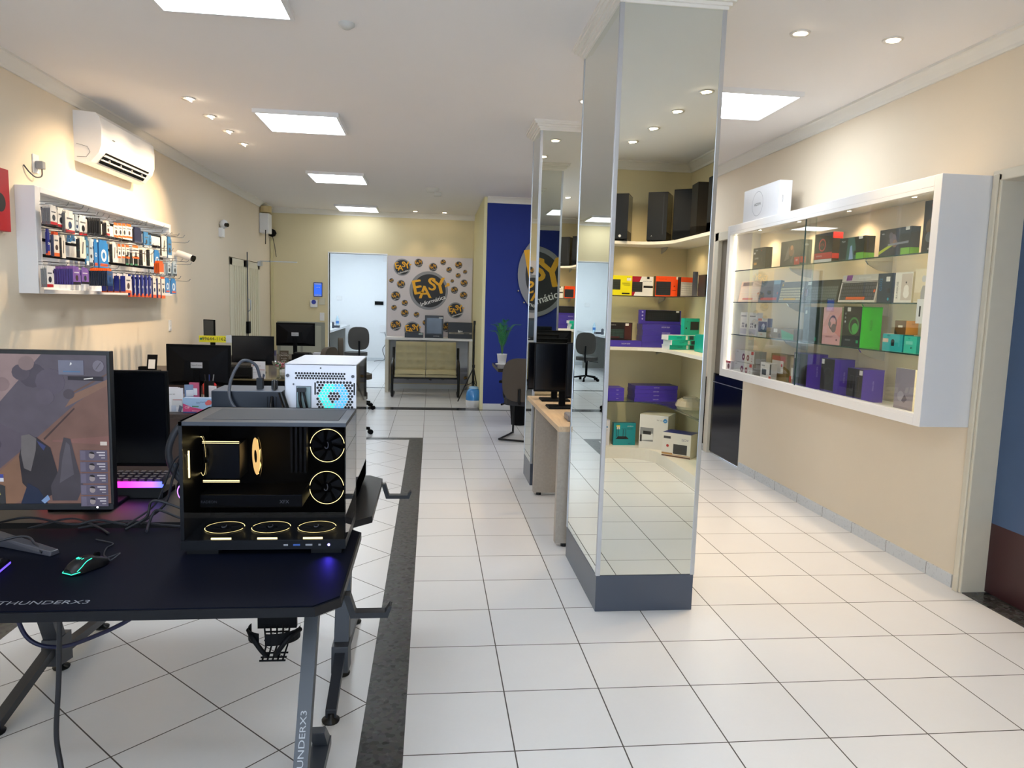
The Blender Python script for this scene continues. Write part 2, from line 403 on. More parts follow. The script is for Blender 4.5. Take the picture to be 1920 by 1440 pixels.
# ---------------------------------------------------------------- pillars with mirrors
def pillar(x0, y0, x1, y1, label):
    t = thing('mirrored_pillar', label, 'pillar', ((x0+x1)/2, (y0+y1)/2, 0)); w = (x1-x0)/2; d = (y1-y0)/2

    b = MB(); b.box((-w+.006,-d+.006,.0), (w-.006,d-.006,H), M('#8a8a88', .6)); b.build('core', t)
    b = MB(); b.box((-w,-d,0), (w,d,.195), M('#464d5a', .3, var=.03)); b.build('plinth', t, .002)
    b = MB(); e = .003
    b.box((-w+.018,-d,.2), (w-.018,-d+.006,3.045), MIRROR); b.build('mirror_panel', t)
    b = MB(); b.box((-w+.018,d-.006,.2), (w-.018,d,3.045), MIRROR); b.build('mirror_panel', t)
    b = MB(); b.box((-w,-d+.018,.2), (-w+.006,d-.018,3.045), MIRROR); b.build('mirror_panel', t)
    b = MB(); b.box((w-.006,-d+.018,.2), (w,d-.018,3.045), MIRROR); b.build('mirror_panel', t)
    for sx in (-1, 1):
        for sy in (-1, 1):
            b = MB(); b.box((sx*(w+.003),sy*(d+.003),.195), (sx*(w-.019),sy*(d-.019),3.05), ALU); b.build('corner_strip', t, .0015)
    b = MB()
    for i, (g, z0, z1) in enumerate(((.008,3.045,3.06),(.02,3.06,3.075),(.035,3.075,3.09),(.055,3.09,3.105),(.065,3.105,H))):
        b.box((-w-g,-d-g,z0), (w+g,d+g,z1), COVE)
    b.build('cornice', t)
    return t
pillar(.877, 3.547, 1.403, 4.386, 'near square pillar clad in floor to ceiling mirrors with dark grey plinth')
pillar(.885, 6.165, 1.42, 6.61, 'far square mirrored pillar standing behind the light wood desk')

# ---------------------------------------------------------------- ceiling lights
def emis(name, c, s):
    m = bpy.data.materials.new(name); m.use_nodes = True; n = m.node_tree.nodes; n.clear()
    e = n.new('ShaderNodeEmission'); e.inputs[0].default_value = c + (1,); e.inputs[1].default_value = s
    o = n.new('ShaderNodeOutputMaterial'); m.node_tree.links.new(e.outputs[0], o.inputs[0]); return m
PAN = emis('led_panel', (.86, .935, 1.0), PANEL)
BULB = emis('halogen_bulb', (1.0, .82, .58), 30)
PAN2 = emis('led_panel_dimmer', (.94, .98, 1.0), PANEL*.45)
def panel(x, y, label, z=H, mat=PAN, s=.325):
    t = thing('ceiling_light_panel', label, 'ceiling light', (x, y, z), 0, 'square LED panels on the ceiling')
    b = MB()
    for a, c in (((-s-.022,-s-.022),(s+.022,-s)),((-s-.022,s),(s+.022,s+.022)),((-s-.022,-s),(-s,s)),((s,-s),(s+.022,s))):
        b.box(a+(-.034,), c+(0,), WHITE)
    b.build('frame', t)
    b = MB(); b.box((-s,-s,-.026), (s,s,-.012), mat); b.build('diffuser', t)
    return t
panel(-1.11, 3.865, 'square LED ceiling panel at the top edge above the gaming desk')
panel(-1.14, 6.63, 'square LED ceiling panel, second of the left row from the near end')
panel(-1.20, 9.51, 'square LED ceiling panel, third of the left row from the near end')
panel(-1.27, 12.58, 'square LED ceiling panel nearest the back wall in the left row', H, PAN2)
panel(2.21, 5.30, 'square LED ceiling panel right of the near mirrored pillar')
panel(-1.10, 1.0, 'square LED ceiling panel over the shop entrance side')
panel(2.21, 8.3, 'square LED ceiling panel in front of the blue wall')
CO = emis('led_panel_cool', (.82, .93, 1.0), PANEL*1.5)
panel(-1.6, 14.7, 'square LED ceiling panel in the white back room, nearer one', 2.95, CO)
panel(-1.8, 17.2, 'square LED ceiling panel in the white back room, farther one', 2.95, CO)
panel(.45, .4, 'added unseen LED ceiling panel above the viewpoint, brightening foreground and mirrored corner')  # added out of view to brighten the near floor and mirrored corner
def spot(x, y, label, aim=(0,0,-1), w=1.0, lamp=True, size=70, group='round halogen downlights'):
    t = thing('ceiling_downlight', label, 'downlight', (x, y, H), 0, group)
    b = MB(); b.lathe([(.030,-.004),(.050,-.009),(.055,-.003),(.055,0)], (0,0,0), M('#e4ded6', .35), 24); b.build('trim_ring', t)
    b = MB(); a = Vector(aim).normalized(); u = a.orthogonal(); v = a.cross(u)
    b.disc(Vector((0,0,-.006))+a*.004, .033, BULB, u, v, 24); b.build('bulb', t)
    if lamp:
        L = bpy.data.lights.new('halogen_beam', 'SPOT'); L.energy = SPOTW*w; L.color = (1.0, .74, .45); L.spot_size = R(size); L.spot_blend = .8; L.shadow_soft_size = .03
        o = bpy.data.objects.new('halogen_beam', L); SC.collection.objects.link(o); o.parent = t
        o.location = (a.x*.03, a.y*.03, -.03); o.rotation_euler = a.to_track_quat('-Z', 'Y').to_euler()
    return t
for i, (y, nm) in enumerate(((6.09,'nearest'),(6.635,'second'),(7.19,'third'),(7.74,'farthest'))):
    spot(-1.92, y, 'angled halogen downlight aimed at the wall rack, %s of the row of four' % nm, (-.62,-.12,-1), 3.4, size=95)
spot(1.987, 3.949, 'halogen downlight in the ceiling, left of the pair over the display cabinet', (.0,.25,-1), 3.4, size=85)
spot(2.528, 3.942, 'halogen downlight in the ceiling, right of the pair over the display cabinet', (-.05,.1,-1), 3.0, size=85)
spot(1.12, 5.50, 'halogen downlight between the two mirrored pillars, the farther one', (0,0,-1), 2.0)
spot(1.12, 4.75, 'halogen downlight between the two mirrored pillars, the nearer one', (0,0,-1), 1.5)
spot(-.307, 12.75, 'halogen downlight above the bench, left one', (0,.1,-1), .5)
spot(.195, 12.75, 'halogen downlight above the bench, right one', (0,.1,-1), .5)
for i, (x, y, nm) in enumerate(((1.90,2.01,'nearest the mirrored pillar'),(1.876,1.475,'second from the mirrored pillar'),(1.861,.912,'third from the mirrored pillar'),(1.828,.382,'closest to the corner shelves'))):
    spot(x, y, 'halogen downlight reflected in the near pillar, %s' % nm, (.25,-.35,-1), 2.2, size=90)
spot(2.4, 6.2, 'halogen downlight beyond the near pillar on the right', (0,0,-1), 1.5)
spot(2.5, 8.6, 'halogen downlight before the blue wall', (0,.6,-1), 1.5)
b = MB(); b.lathe([(.045,0),(.045,-.012),(.02,-.03),(.012,-.03),(0,-.034)], (0,0,0), M('#c9c9c6', .5), 20)
o = b.build('smoke_detector'); o.location = (-.497, 4.284, H); tag(o, 'small white round sensor on the ceiling beside the nearest light panel', 'sensor')
t = thing('smoke_detector', 'white smoke detector with a bracket mounted on the middle of the ceiling', 'smoke detector', (-.016, 10.1, H))
b = MB(); b.lathe([(.09,0),(.09,-.02),(.07,-.05),(0,-.055)], (0,0,0), M('#dedcd4', .5), 24); b.build('housing', t)
b = MB(); b.box((.02,-.03,-.10), (.12,.03,-.05), M('#c9c7c0', .5)); b.build('bracket', t, .004)

t = thing('added_dark_counter', 'added dark counter behind the viewpoint, darkening the reflection in the black computer glass', 'counter', (-1.2, -.95, 0))  # added behind the camera so the case glass reflects something dark
b = MB(); b.box((-1.2,-.35,.88), (1.3,.40,.92), BLACKM); b.build('countertop', t)
b = MB(); b.box((-1.15,-.3,0), (1.25,.35,.88), M('#15161b', .5)); b.build('body', t)

# ================================================================ LEFT WALL
# air conditioner
t = thing('air_conditioner', 'white wall mounted split air conditioner high on the left wall', 'air conditioner', (XL, 6.73, 2.62))
prof = [(0,0),(.06,-.02),(.12,-.005),(.185,.07),(.205,.13),(.21,.26),(.20,.34),(.17,.375),(.0,.385)]
b = MB(); b.prism([(p[0],p[1]) for p in prof], -.55, .55, WHITE, axis='y'); b.build('body', t, .006)
b = MB()
b.quad([(.1375,-.45,.003),(.195,-.45,.0845),(.195,.45,.0845),(.1375,.45,.003)], BLACKM)
b.build('air_outlet', t)
for k in range(2):
    b = MB(); f = .3+.38*k; x = .1375+.0575*f+.004; z = .003+.0815*f
    b.box((x-.002,-.45,z-.004), (x+.012,.45,z+.004), WHITE); b.build('louvre', t)
for k in range(4):
    b = MB(); b.box((.158,-.33+.22*k-.003,.022), (.178,-.33+.22*k+.003,.048), M('#b8b8b6', .5)); b.build('vane', t)
b = MB(); b.box((.2075,-.35,.20), (.2115,-.31,.206), DGREY); b.build('badge', t); b = MB(); b.tube([(.02,-.551,.03),(.09,-.551,.03),(.12,-.551,.07),(.10,-.551,.11),(.02,-.551,.13)], .0015, DGREY); b.build('cover_outline', t)
# wall outlet with plug
t = thing('wall_outlet', 'white wall outlet with grey plug and looped cable left of the air conditioner', 'outlet', (XL, 5.60, 2.42))
b = MB(); b.box((0,-.04,0), (.009,.04,.13), WHITE); b.build('plate', t, .003)
b = MB(); b.box((.009,-.02,.03), (.06,.025,.085), M('#8d8f92', .5)); b.build('plug', t, .006)
b = MB(); b.tube(bez([(.045,0,.03),(.045,-.01,-.02),(.03,-.06,-.035),(.02,-.12,-.01),(.006,-.16,.03)]), .005, DGREY); b.build('cable', t)
o = MB().box((0,-.035,0), (.009,.035,.12), WHITE).box((.009,-.02,.02), (.013,.02,.05), WHITE).box((.009,-.02,.06), (.013,.02,.10), WHITE).build('light_switch', bevel=.002)
o.location = (XL, 8.17, 1.19); tag(o, 'white light switch on the left wall below the wall rack', 'switch')
# red poster/box at picture edge
o = MB().box((-.001,-.22,-.20), (.05,.0,.20), M('#b3131c', .4)).disc((.0505,-.11,-.02), .06, INK, (0,1,0), (0,0,1), 24).build('headset_box', bevel=.003)
o.location = (XL+.001, 5.17, 2.17); tag(o, 'red headset box hanging on the left wall at the picture edge', 'box')
# security cameras
t = thing('security_camera', 'white bullet security camera behind the right end of the wall rack', 'camera', (XL, 8.25, 1.98))
b = MB(); b.box((0,-.06,-.05), (.05,.06,.06), WHITE); b.build('junction_box', t, .004)
b = MB(); b.cyl((.05,0,.02), (.12,0,.03), .014, WHITE); b.build('arm', t)
b = MB(); b.cyl((.08,-.02,.05), (.24,-.05,.0), .036, WHITE, 20); b.build('body', t)
b = MB(); b.cyl((.236,-.049,.001), (.262,-.054,-.008), .034, BLACKG, 20); b.build('lens', t)
t = thing('security_camera', 'white dome security camera above a junction box near the ribbed door', 'camera', (XL, 10.1, 2.48))
b = MB(); b.box((0,-.055,-.12), (.05,.055,.0), WHITE); b.build('junction_box', t, .004)
b = MB(); b.lathe([(0,-.06),(.04,-.045),(.058,0),(.04,.045),(0,.06)], (.055,0,.05), WHITE, 20); b.build('body', t)
b = MB(); b.cyl((.085,-.03,.04), (.118,-.045,.035), .026, BLACKG, 18); b.build('lens', t)
t = thing('security_camera', 'small black round camera on the back wall in the left corner', 'camera', (-2.76, 13.1, 2.68))
b = MB(); b.lathe([(0,-.07),(.05,-.05),(.075,0),(.05,.05),(0,.07)], (0,-.09,0), BLACKM, 18); b.build('body', t)
b = MB(); b.cyl((0,-.03,0), (0,.0,0), .03, BLACKM); b.build('mount', t)
b = MB(); b.tube(bez([(0,-.05,-.06),(.02,-.01,-.2),(.05,-.006,-.4)]), .005, INK); b.build('cable', t)
t = thing('alarm_box', 'white box with antenna under the ceiling in the left back corner', 'alarm box', (XL, 12.45, 2.62))
b = MB(); b.box((0,-.12,0), (.15,.12,.32), WHITE); b.build('housing', t, .012)
b = MB(); b.cyl((.07,0,.34), (.07,0,.44), .10, M('#cdb887', .7)); b.build('top_cap', t)
b = MB(); b.tube([(.1,-.12,.05),(.1,-.13,-.18)], .007, BLACKM); b.build('antenna', t)
o = MB().box((-.02,-.03,0), (.02,0,2.5), M('#d9cf9f', .5)).build('cable_duct'); o.location = (-2.78, 13.1, .1); tag(o, 'thin cream cable duct in the left back corner', 'cable duct')
# slat wall rack
RK = thing('wall_rack', 'white framed slatted wall rack full of hanging carded accessories', 'display rack', (XL, 5.35, 1.60))
b = MB(); b.box((0,0,0), (.055,2.55,.67), WHITEW)
for z in (.13,.24,.35,.46,.57): b.box((.0535,.03,z-.011), (.0565,2.52,z+.011), BLACKM)
b.build('slatted_board', RK)
b = MB(); b.box((0,-.03,-.03), (.13,.04,.70), WHITE); b.box((0,2.51,-.03), (.13,2.55,.70), WHITE); b.box((0,.04,.66), (.13,2.51,.70), WHITE); b.box((0,.04,-.03), (.13,2.51,.0), WHITE)
b.build('frame', RK, .003)
PK = {
 'A': dict(front='#e9e6e2', side='#77787b', band='#c41d26', desc='white and red carded adapter packs'),
 'A2': dict(front='#e6e6e6', side='#7b7d80', band='#c41d26', desc='white mouse packs with red foot'),
 'clear': dict(front='#b9c7d2', side='#8fa3b5', band='#39424c', desc='clear blister cable packs'),
 'darkor': dict(front='#2a2624', side='#1f1d1d', band='#101010', desc='black and orange carded packs'),
 'redw': dict(front='#d8d2cc', side='#2b2424', band='#b8292a', desc='red and white packs with dark sides'),
 'wor': dict(front='#e8dfd8', side='#cfc9c4', band='#e8672a', top='#ee6a22', desc='small white boxes with orange hanger'),
 'navybar': dict(front='#1b2242', side='#161b33', band='#3d4a66', desc='dark navy battery strips'),
 'bluew': dict(front='#3c7db4', side='#2d5f8d', band='#dfe6ea', desc='blue and white carded packs'),
 'bw': dict(front='#ece6da', side='#1d1d1f', band='#ece6da', desc='white boxes with black sides'),
 'navyor': dict(front='#27318c', side='#222a77', band='#e2582a', desc='tall navy boxes with orange ends'),
 'worange': dict(front='#e6dfd6', side='#3a3f63', band='#e2682e', top='#ea5b25', desc='tall white packs with orange top'),
 'lblue': dict(front='#69a8cf', side='#3f82b3', band='#dfe8ee', desc='light blue blister packs'),
 'blue': dict(front='#2d7fc6', side='#2570b5', band='#2d7fc6', desc='bright blue carded packs'),
 'bg': dict(front='#1c211f', side='#171a19', band='#3c7a5c', desc='short black and green packs'),
 'orange': dict(front='#d9601d', side='#c75314', band='#e8d9cc', desc='orange carded packs'),
 'purple': dict(front='#8a63b4', side='#4a3a86', band='#241c26', desc='purple and black carded packs'),
 'ordark': dict(front='#3a5a8e', side='#1d2740', band='#21406e', top='#ee6a1f', desc='dark blue packs with orange top'),
 'navybox': dict(front='#dfd8d6', side='#2a3088', band='#e2683a', desc='large navy boxes with pale front'),
 'multi': dict(front='#e0d6cc', side='#28306f', band='#e0582c', desc='navy, orange and white cable packs')}
GR = [
(5.328, 0.093, -2.66, -2.6, 2.046, 2.177, 7, 'A'),(5.541, 0.101, -2.66, -2.656, 2.047, 2.185, 2, 'A'),(5.6, 0.139, -2.66, -2.633, 2.013, 2.175, 3, 'A'),
(5.793, 0.056, -2.66, -2.654, 2.026, 2.165, 1, 'clear'),(5.856, 0.129, -2.66, -2.656, 2.016, 2.169, 1, 'A2'),(5.984, 0.037, -2.66, -2.567, 2.034, 2.16, 6, 'darkor'),
(6.239, 0.064, -2.66, -2.622, 2.051, 2.168, 3, 'redw'),(6.453, 0.087, -2.66, -2.653, 2.054, 2.174, 1, 'wor'),(6.54, 0.081, -2.66, -2.653, 2.059, 2.18, 1, 'wor'),
(6.62, 0.078, -2.66, -2.651, 2.064, 2.185, 1, 'wor'),(6.702, 0.124, -2.66, -2.653, 2.068, 2.19, 1, 'wor'),(6.841, 0.17, -2.66, -2.641, 2.037, 2.178, 3, 'navybar'),
(7.069, 0.126, -2.66, -2.648, 2.018, 2.156, 2, 'bluew'),(7.217, 0.056, -2.66, -2.654, 2.024, 2.141, 1, 'bluew'),(7.498, 0.145, -2.66, -2.645, 1.963, 2.167, 2, 'bw'),
(7.672, 0.113, -2.66, -2.647, 1.952, 2.164, 2, 'bluew'),(5.368, 0.036, -2.66, -2.646, 1.837, 2.016, 2, 'navyor'),(5.433, 0.078, -2.66, -2.636, 1.835, 2.005, 3, 'worange'),
(5.554, 0.057, -2.66, -2.642, 1.829, 1.994, 2, 'bw'),(5.665, 0.053, -2.66, -2.654, 1.944, 2.002, 1, 'bluew'),(5.725, 0.068, -2.66, -2.656, 1.955, 2.008, 1, 'bluew'),
(5.801, 0.098, -2.66, -2.632, 1.844, 2.006, 3, 'bw'),(5.947, 0.043, -2.66, -2.653, 1.797, 2.016, 2, 'lblue'),(6.001, 0.063, -2.66, -2.655, 1.79, 2.006, 1, 'clear'),
(6.079, 0.061, -2.66, -2.653, 1.786, 2.006, 1, 'blue'),(6.156, 0.169, -2.66, -2.65, 1.785, 2.009, 2, 'blue'),(6.358, 0.082, -2.66, -2.631, 1.84, 2.008, 3, 'bw'),
(6.518, 0.062, -2.66, -2.653, 1.883, 2.001, 1, 'wor'),(6.598, 0.068, -2.66, -2.653, 1.888, 2.005, 1, 'wor'),(6.683, 0.079, -2.66, -2.654, 1.89, 2.008, 1, 'wor'),
(6.811, 0.157, -2.66, -2.652, 1.898, 2.015, 1, 'wor'),(6.675, 0.06, -2.66, -2.654, 1.833, 1.94, 1, 'bg'),(6.759, 0.069, -2.66, -2.653, 1.835, 1.942, 1, 'bg'),
(6.855, 0.072, -2.66, -2.652, 1.837, 1.946, 1, 'bg'),(6.96, 0.082, -2.66, -2.621, 1.843, 2.004, 3, 'bw'),(7.14, 0.096, -2.66, -2.626, 1.848, 2.017, 3, 'bw'),
(7.328, 0.136, -2.66, -2.653, 1.826, 2.008, 2, 'blue'),(7.32, 0.117, -2.66, -2.607, 1.781, 1.904, 4, 'orange'),(7.611, 0.087, -2.66, -2.63, 1.777, 1.923, 2, 'clear'),
(7.798, 0.111, -2.66, -2.643, 1.779, 1.928, 2, 'clear'),(5.287, 0.086, -2.66, -2.619, 1.616, 1.764, 4, 'A2'),(5.458, 0.113, -2.66, -2.529, 1.641, 1.772, 8, 'purple'),
(5.574, 0.116, -2.53, -2.525, 1.647, 1.768, 1, 'purple'),(5.981, 0.103, -2.66, -2.52, 1.642, 1.78, 9, 'ordark'),(6.179, 0.118, -2.66, -2.466, 1.591, 1.748, 4, 'navybox'),
(6.382, 0.036, -2.53, -2.512, 1.558, 1.747, 2, 'navyor'),(6.464, 0.033, -2.53, -2.512, 1.559, 1.75, 2, 'navyor'),(6.543, 0.032, -2.53, -2.508, 1.558, 1.75, 2, 'navyor'),
(6.633, 0.04, -2.53, -2.512, 1.557, 1.752, 2, 'navyor'),(6.721, 0.04, -2.53, -2.511, 1.556, 1.755, 2, 'navyor'),(6.812, 0.042, -2.53, -2.515, 1.556, 1.758, 1, 'navyor'),
(6.894, 0.076, -2.53, -2.515, 1.553, 1.753, 2, 'multi'),(7.011, 0.066, -2.53, -2.514, 1.552, 1.753, 2, 'multi'),(7.11, 0.096, -2.53, -2.518, 1.547, 1.752, 2, 'worange'),
(7.221, 0.112, -2.53, -2.52, 1.6, 1.743, 2, 'blue'),(7.381, 0.129, -2.53, -2.522, 1.593, 1.743, 2, 'blue'),]
ORD = ['first','second','third','fourth','fifth','sixth','seventh','eighth','ninth','tenth','eleventh','twelfth','thirteenth','fourteenth','fifteenth','sixteenth','seventeenth','eighteenth','nineteenth','twentieth','twenty first','twenty second','twenty third','twenty fourth']
def row_of(z): return 'top' if z > 2.1 else ('middle' if z > 1.86 else 'bottom')
rows = {}
for g in GR: rows.setdefault(row_of(g[5]), []).append(g)
HOOKM = M('#6f7378', .3, .8)
for rn, gl in rows.items():
    gl.sort(key=lambda g: g[0])
    for gi, (y0, wd, xb, xf, zb, zt, n, st) in enumerate(gl):
        s = PK[st]; hh = zt-zb; n0 = n
        th = .008
        if n > 3: th = (xf-xb)/n*.8
        stp = (xf-xb)/n if n > 3 else max(.007, (xf-xb)/n)
        if n <= 3: th = stp*.85
        mf = M(s['front'], .35); ms = M(s['side'], .4); mb_ = M(s['band'], .4); mt = M(s.get('top', s['front']), .4)
        b = MB()
        w = wd-.004
        b.box((-th/2,0,0), (th/2-.0006,w,hh-.022), ms)
        b.quad([(th/2,0,0),(th/2,w,0),(th/2,w,hh-.022),(th/2,0,hh-.022)], mf)
        b.quad([(th/2+.0006,0,0),(th/2+.0006,w,0),(th/2+.0006,w,hh*.14),(th/2+.0006,0,hh*.14)], mb_)
        b.quad([(0,-.0005,0),(0,-.0005,.0),(0,-.0005,.0)], ms) if False else None
        b.box((-.0015,w*.12,hh-.022), (.0015,w*.88,hh), mt)
        # printed picture and a small lighter field
        rr = random.Random(gi*7+len(rn))
        if st in ('A','A2','bluew','lblue','clear','multi','worange','navybox','wor','purple','ordark','redw'):
            dk = M(rr.choice(['#2c3036','#3b4048','#4c3a3a','#28406a']), .4)
            b.disc((th/2+.001, w*.5, hh*.36), min(w*.26, hh*.16), dk, (0,1,0), (0,0,1), 16)
            b.quad([(th/2+.001,w*.15,hh*.62),(th/2+.001,w*.8,hh*.62),(th/2+.001,w*.8,hh*.68),(th/2+.001,w*.15,hh*.68)], M('#5d6168' if st != 'purple' else '#e6dcec', .5))
        if st in ('blue','navyor'):
            b.disc((th/2+.001, w*.5, hh*.45), w*.30, M('#dfe6ee', .4), (0,1,0), (0,0,1), 16, r0=w*.16)
            b.quad([(th/2+.001,w*.1,hh*.06),(th/2+.001,w*.9,hh*.06),(th/2+.001,w*.9,hh*.16),(th/2+.001,w*.1,hh*.16)], M('#e2582a', .4))
        if st == 'bw':
            b.quad([(th/2+.001,w*.35,hh*.2),(th/2+.001,w*.5,hh*.2),(th/2+.001,w*.65,hh*.75),(th/2+.001,w*.5,hh*.75)], M('#1d1d1f', .4))
            b.disc((-0.0, -.0008, hh*.35), th*.3, M('#4f9a83', .5), (1,0,0), (0,0,1), 12)
        if st in ('navyor','navybar','navybox'):
            b.box((-th/2-.0004,-.0006,0), (th/2,.0,hh*.07), mb_)
        proto = b.build('hanging_pack')
        grp = '%s on the %s hook of the %s row' % (s['desc'], ORD[gi], rn)
        lab = '%s, %s hook from left, %s rack row' % (s['desc'].replace('packs','pack').replace('boxes','box').replace('strips','strip'), ORD[gi], rn)
        tag(proto, lab, 'hanging package', grp if n > 1 else None)
        proto.location = (xf-th/2, y0, zb)
        for k in range(1, n):
            o = proto.copy(); SC.collection.objects.link(o); o.location = (xf-th/2-stp*k, y0+.0006*(k % 3), zb-.0004*k)
        b = MB(); yy = y0+wd/2-5.35; zz = zt-1.60-.004
        L_ = max(xf+.07, -2.50)-XL
        b.tube([(.06,yy,zz+.012),(L_-.03,yy,zz-.0),(L_-.012,yy,zz+.006),(L_,yy,zz+.028)], .0022, HOOKM, 6)
        b.tube([(.06,yy,zz+.03),(L_-.06,yy,zz+.026)], .0018, HOOKM, 6)
        b.build('hook', RK)
# a few empty hooks at the right end
for k, (yy, zz) in enumerate(((2.44,.52),(2.50,.30),(2.45,.13),(1.35,.60),(1.75,.60),(1.95,.56),(2.15,.56))):
    b = MB(); b.tube([(.06,yy,zz),(.30,yy,zz-.006),(.33,yy,zz),(.345,yy,zz+.02)], .0022, HOOKM, 6); b.build('hook', RK)

# ================================================================ BACK WALL
def logo(b, cx, cz, r, y, ux=(1,0,0), full=True, ring='#8e9096'):
    """round shop emblem: grey ring, dark disc, jumping yellow letters, white subline"""
    u = Vector(ux); n = u.cross(Vector((0,0,1))) # towards the viewer
    e = lambda k: n*(k*.0009)
    C0 = Vector((cx, y, cz)) if abs(u.x) > .5 else Vector((y, cx, cz))
    P = lambda a, c_, k: C0 + u*(a*r) + Vector((0,0,c_*r)) + e(k)
    hi = r > .12
    b.disc(P(0,0,1), r, M(ring, .5, var=0), u, (0,0,1), 48 if hi else 20)
    b.disc(P(.02,-.01,2), r*.86, M('#26272b', .5, var=0), u, (0,0,1), 48 if hi else 20)
    YL = M('#f2b41c', .5, var=0)
    for ch, a, z, s, ro in (('E',-.60,.12,1.05,12),('A',-.20,-.12,.92,4),('S',.17,.30,.92,4),('Y',.58,.20,1.12,14)):
        b.text(ch, P(a,z,3), r*s, YL, u, (0,0,1), 1.0, ro)
        if hi:
            b.text(ch, P(a+.025,z,3.2), r*s, YL, u, (0,0,1), 1.0, ro); b.text(ch, P(a-.025,z+.01,3.4), r*s, YL, u, (0,0,1), 1.0, ro)
    b.text('Informática', P(.22,-.52,4), r*.30, WINK, u, (0,0,1), 1.0, 19)
    if hi:
        b.text('Informática', P(.23,-.52,4.2), r*.30, WINK, u, (0,0,1), 1.0, 19)
        b.disc(P(1.0,.34,3), r*.09, YL, u, (0,0,1), 20); b.disc(P(.88,.25,3), r*.05, YL, u, (0,0,1), 16)
b = MB(); b.box((-.79,13.072,.95), (.715,13.085,2.372), M('#d6d0d4', .5, var=.01))
b.box((-.72,13.086,.10), (.69,13.0955,.42), M('#a5a4ad', .5, var=.01))
for x, z, r in [(-.536,2.174,.15),(-.246,2.259,.077),(.011,2.193,.077),(.189,2.284,.053),(.296,2.155,.053),(.466,2.246,.068),(.583,2.127,.039),(.461,2.057,.048),(.357,1.958,.034),(.569,1.927,.068),(.399,1.798,.068),(.564,1.708,.072),(.425,1.436,.145),(-.059,1.775,.343),(-.721,1.933,.043),(-.552,1.873,.077),(-.643,1.662,.087),(-.482,1.544,.058),(-.67,1.453,.053),(-.48,1.363,.072),(-.271,1.34,.053),(-.638,1.14,.101),(-.343,1.071,.145),(-.107,1.201,.058),(.277,1.134,.097)]:
    logo(b, x, z, r, 13.071)
for x, z, r in [(-.418,.2,.039),(-.004,.19,.039),(.218,.2,.039),(.634,.21,.039)]:
    logo(b, x, z, r, 13.0855)
tag(b.build('logo_banner'), 'white printed wall banner covered with round yellow and black shop logos', 'banner')
# white console table in front of the banner
t = thing('console_table', 'white console table against the logo banner behind the bench', 'table', (-.02, 12.815, 0))
b = MB(); b.box((-.77,-.24,.91), (.74,.25,.95), WHITE); b.build('tabletop', t, .002)
b = MB(); b.box((-.77,-.24,0), (-.71,.25,.91), M('#d9d4c2', .4)); b.build('leg', t, .002)
b = MB(); b.box((.68,-.24,0), (.74,.25,.91), M('#d9d4c2', .4)); b.build('leg', t, .002)
b = MB(); b.box((-.71,.19,.40), (.68,.21,.91), M('#c6c8cc', .5)); b.build('back_panel', t)
# things on it
def spt(b, s, x, z, h, y, m=WINK): b.text(s, (x, y, z), h, m)
b = MB(); b.box((-.16,-.05,0), (.16,.21,.39), M('#161a20', .35)); b.box((-.13,-.052,.08), (.13,-.05,.35), M('#2c3a48', .2, var=.5, scale=6)); b.box((-.145,-.051,.0), (.145,-.05,.06), BLACK); spt(b, 'GAMEMAX', .04, .035, .022, -.0525); b.box((.08,-.053,.345), (.15,-.051,.36), WINK)
o = b.build('computer_case', bevel=.003); o.location = (.045, 12.66, .951); tag(o, 'black glass fronted computer case standing on the white console', 'computer case')
b = MB(); b.box((-.21,-.06,0), (.21,.20,.28), M('#121112', .4)); b.box((-.2,-.062,.08), (.2,-.061,.11), M('#8a8377', .5)); spt(b, 'Rise', .0, .13, .05, -.0625)
spt(b, 'MODE', -.12, .095, .022, -.063, INK); b.disc((-.02,-.062,.12), .03, M('#c8c8c8', .5), n=3); b.box((.06,-.0622,.075), (.16,-.061,.10), M('#3a3a3a', .5))
o = b.build('computer_case', bevel=.003); o.location = (.50, 12.66, .951); tag(o, 'black flat boxed computer case lying at the right end of the white console', 'computer case')
b = MB(); b.box((-.16,-.05,0), (.16,.15,.085), M('#16161a', .35)); b.prism([(-.12,.085),(.12,.085),(.10,.10),(-.10,.10)], .0, .12, BLACK, axis='y'); b.box((.08,-.0515,.05), (.15,-.05,.085), M('#9aa', .5))
o = b.build('printer', bevel=.004); o.location = (-.30, 12.66, .951); tag(o, 'small black printer on the left of the white console', 'printer')
# bench
t = thing('waiting_bench', 'two seat waiting bench with cream quilted cushions and black frame', 'bench', (-.085, 12.18, 0))
CU = M('#a59c78', .6, var=.05, scale=25)
def cushion(b, x0, x1, kind):
    nx, nz = 12, 12
    V = []; F = []
    for i in range(nx+1):
        for j in range(nz+1):
            u_, v_ = i/nx, j/nz
            puff = .03*abs(math.sin(u_*3*math.pi))**.4*abs(math.sin(v_*4*math.pi))**.4 if kind == 'b' else .012*abs(math.sin(u_*math.pi))**.3
            x = x0+(x1-x0)*u_
            if kind == 'b': V.append((x, -.05+.13*v_-puff, .43+.47*v_))
            else:
                y = -.27+.46*v_; edge = min(v_, .12)/.12
                V.append((x, y, .375+.065*math.sqrt(max(0, 1-(1-edge)**2))+puff))
    for i in range(nx):
        for j in range(nz):
            a = i*(nz+1)+j; F.append((a, a+nz+1, a+nz+2, a+1))
    b.add(V, F, CU, True)
    if kind == 'b':
        b.add([(x0,-.05,.43),(x1,-.05,.43),(x1,.08,.90),(x0,.08,.90),(x0,.01,.43),(x1,.01,.43),(x1,.14,.90),(x0,.14,.90)], [(0,1,5,4),(1,2,6,5),(2,3,7,6),(3,0,4,7),(4,5,6,7)], CU)
    else: b.box((x0,-.27,.335), (x1,.19,.376), CU)
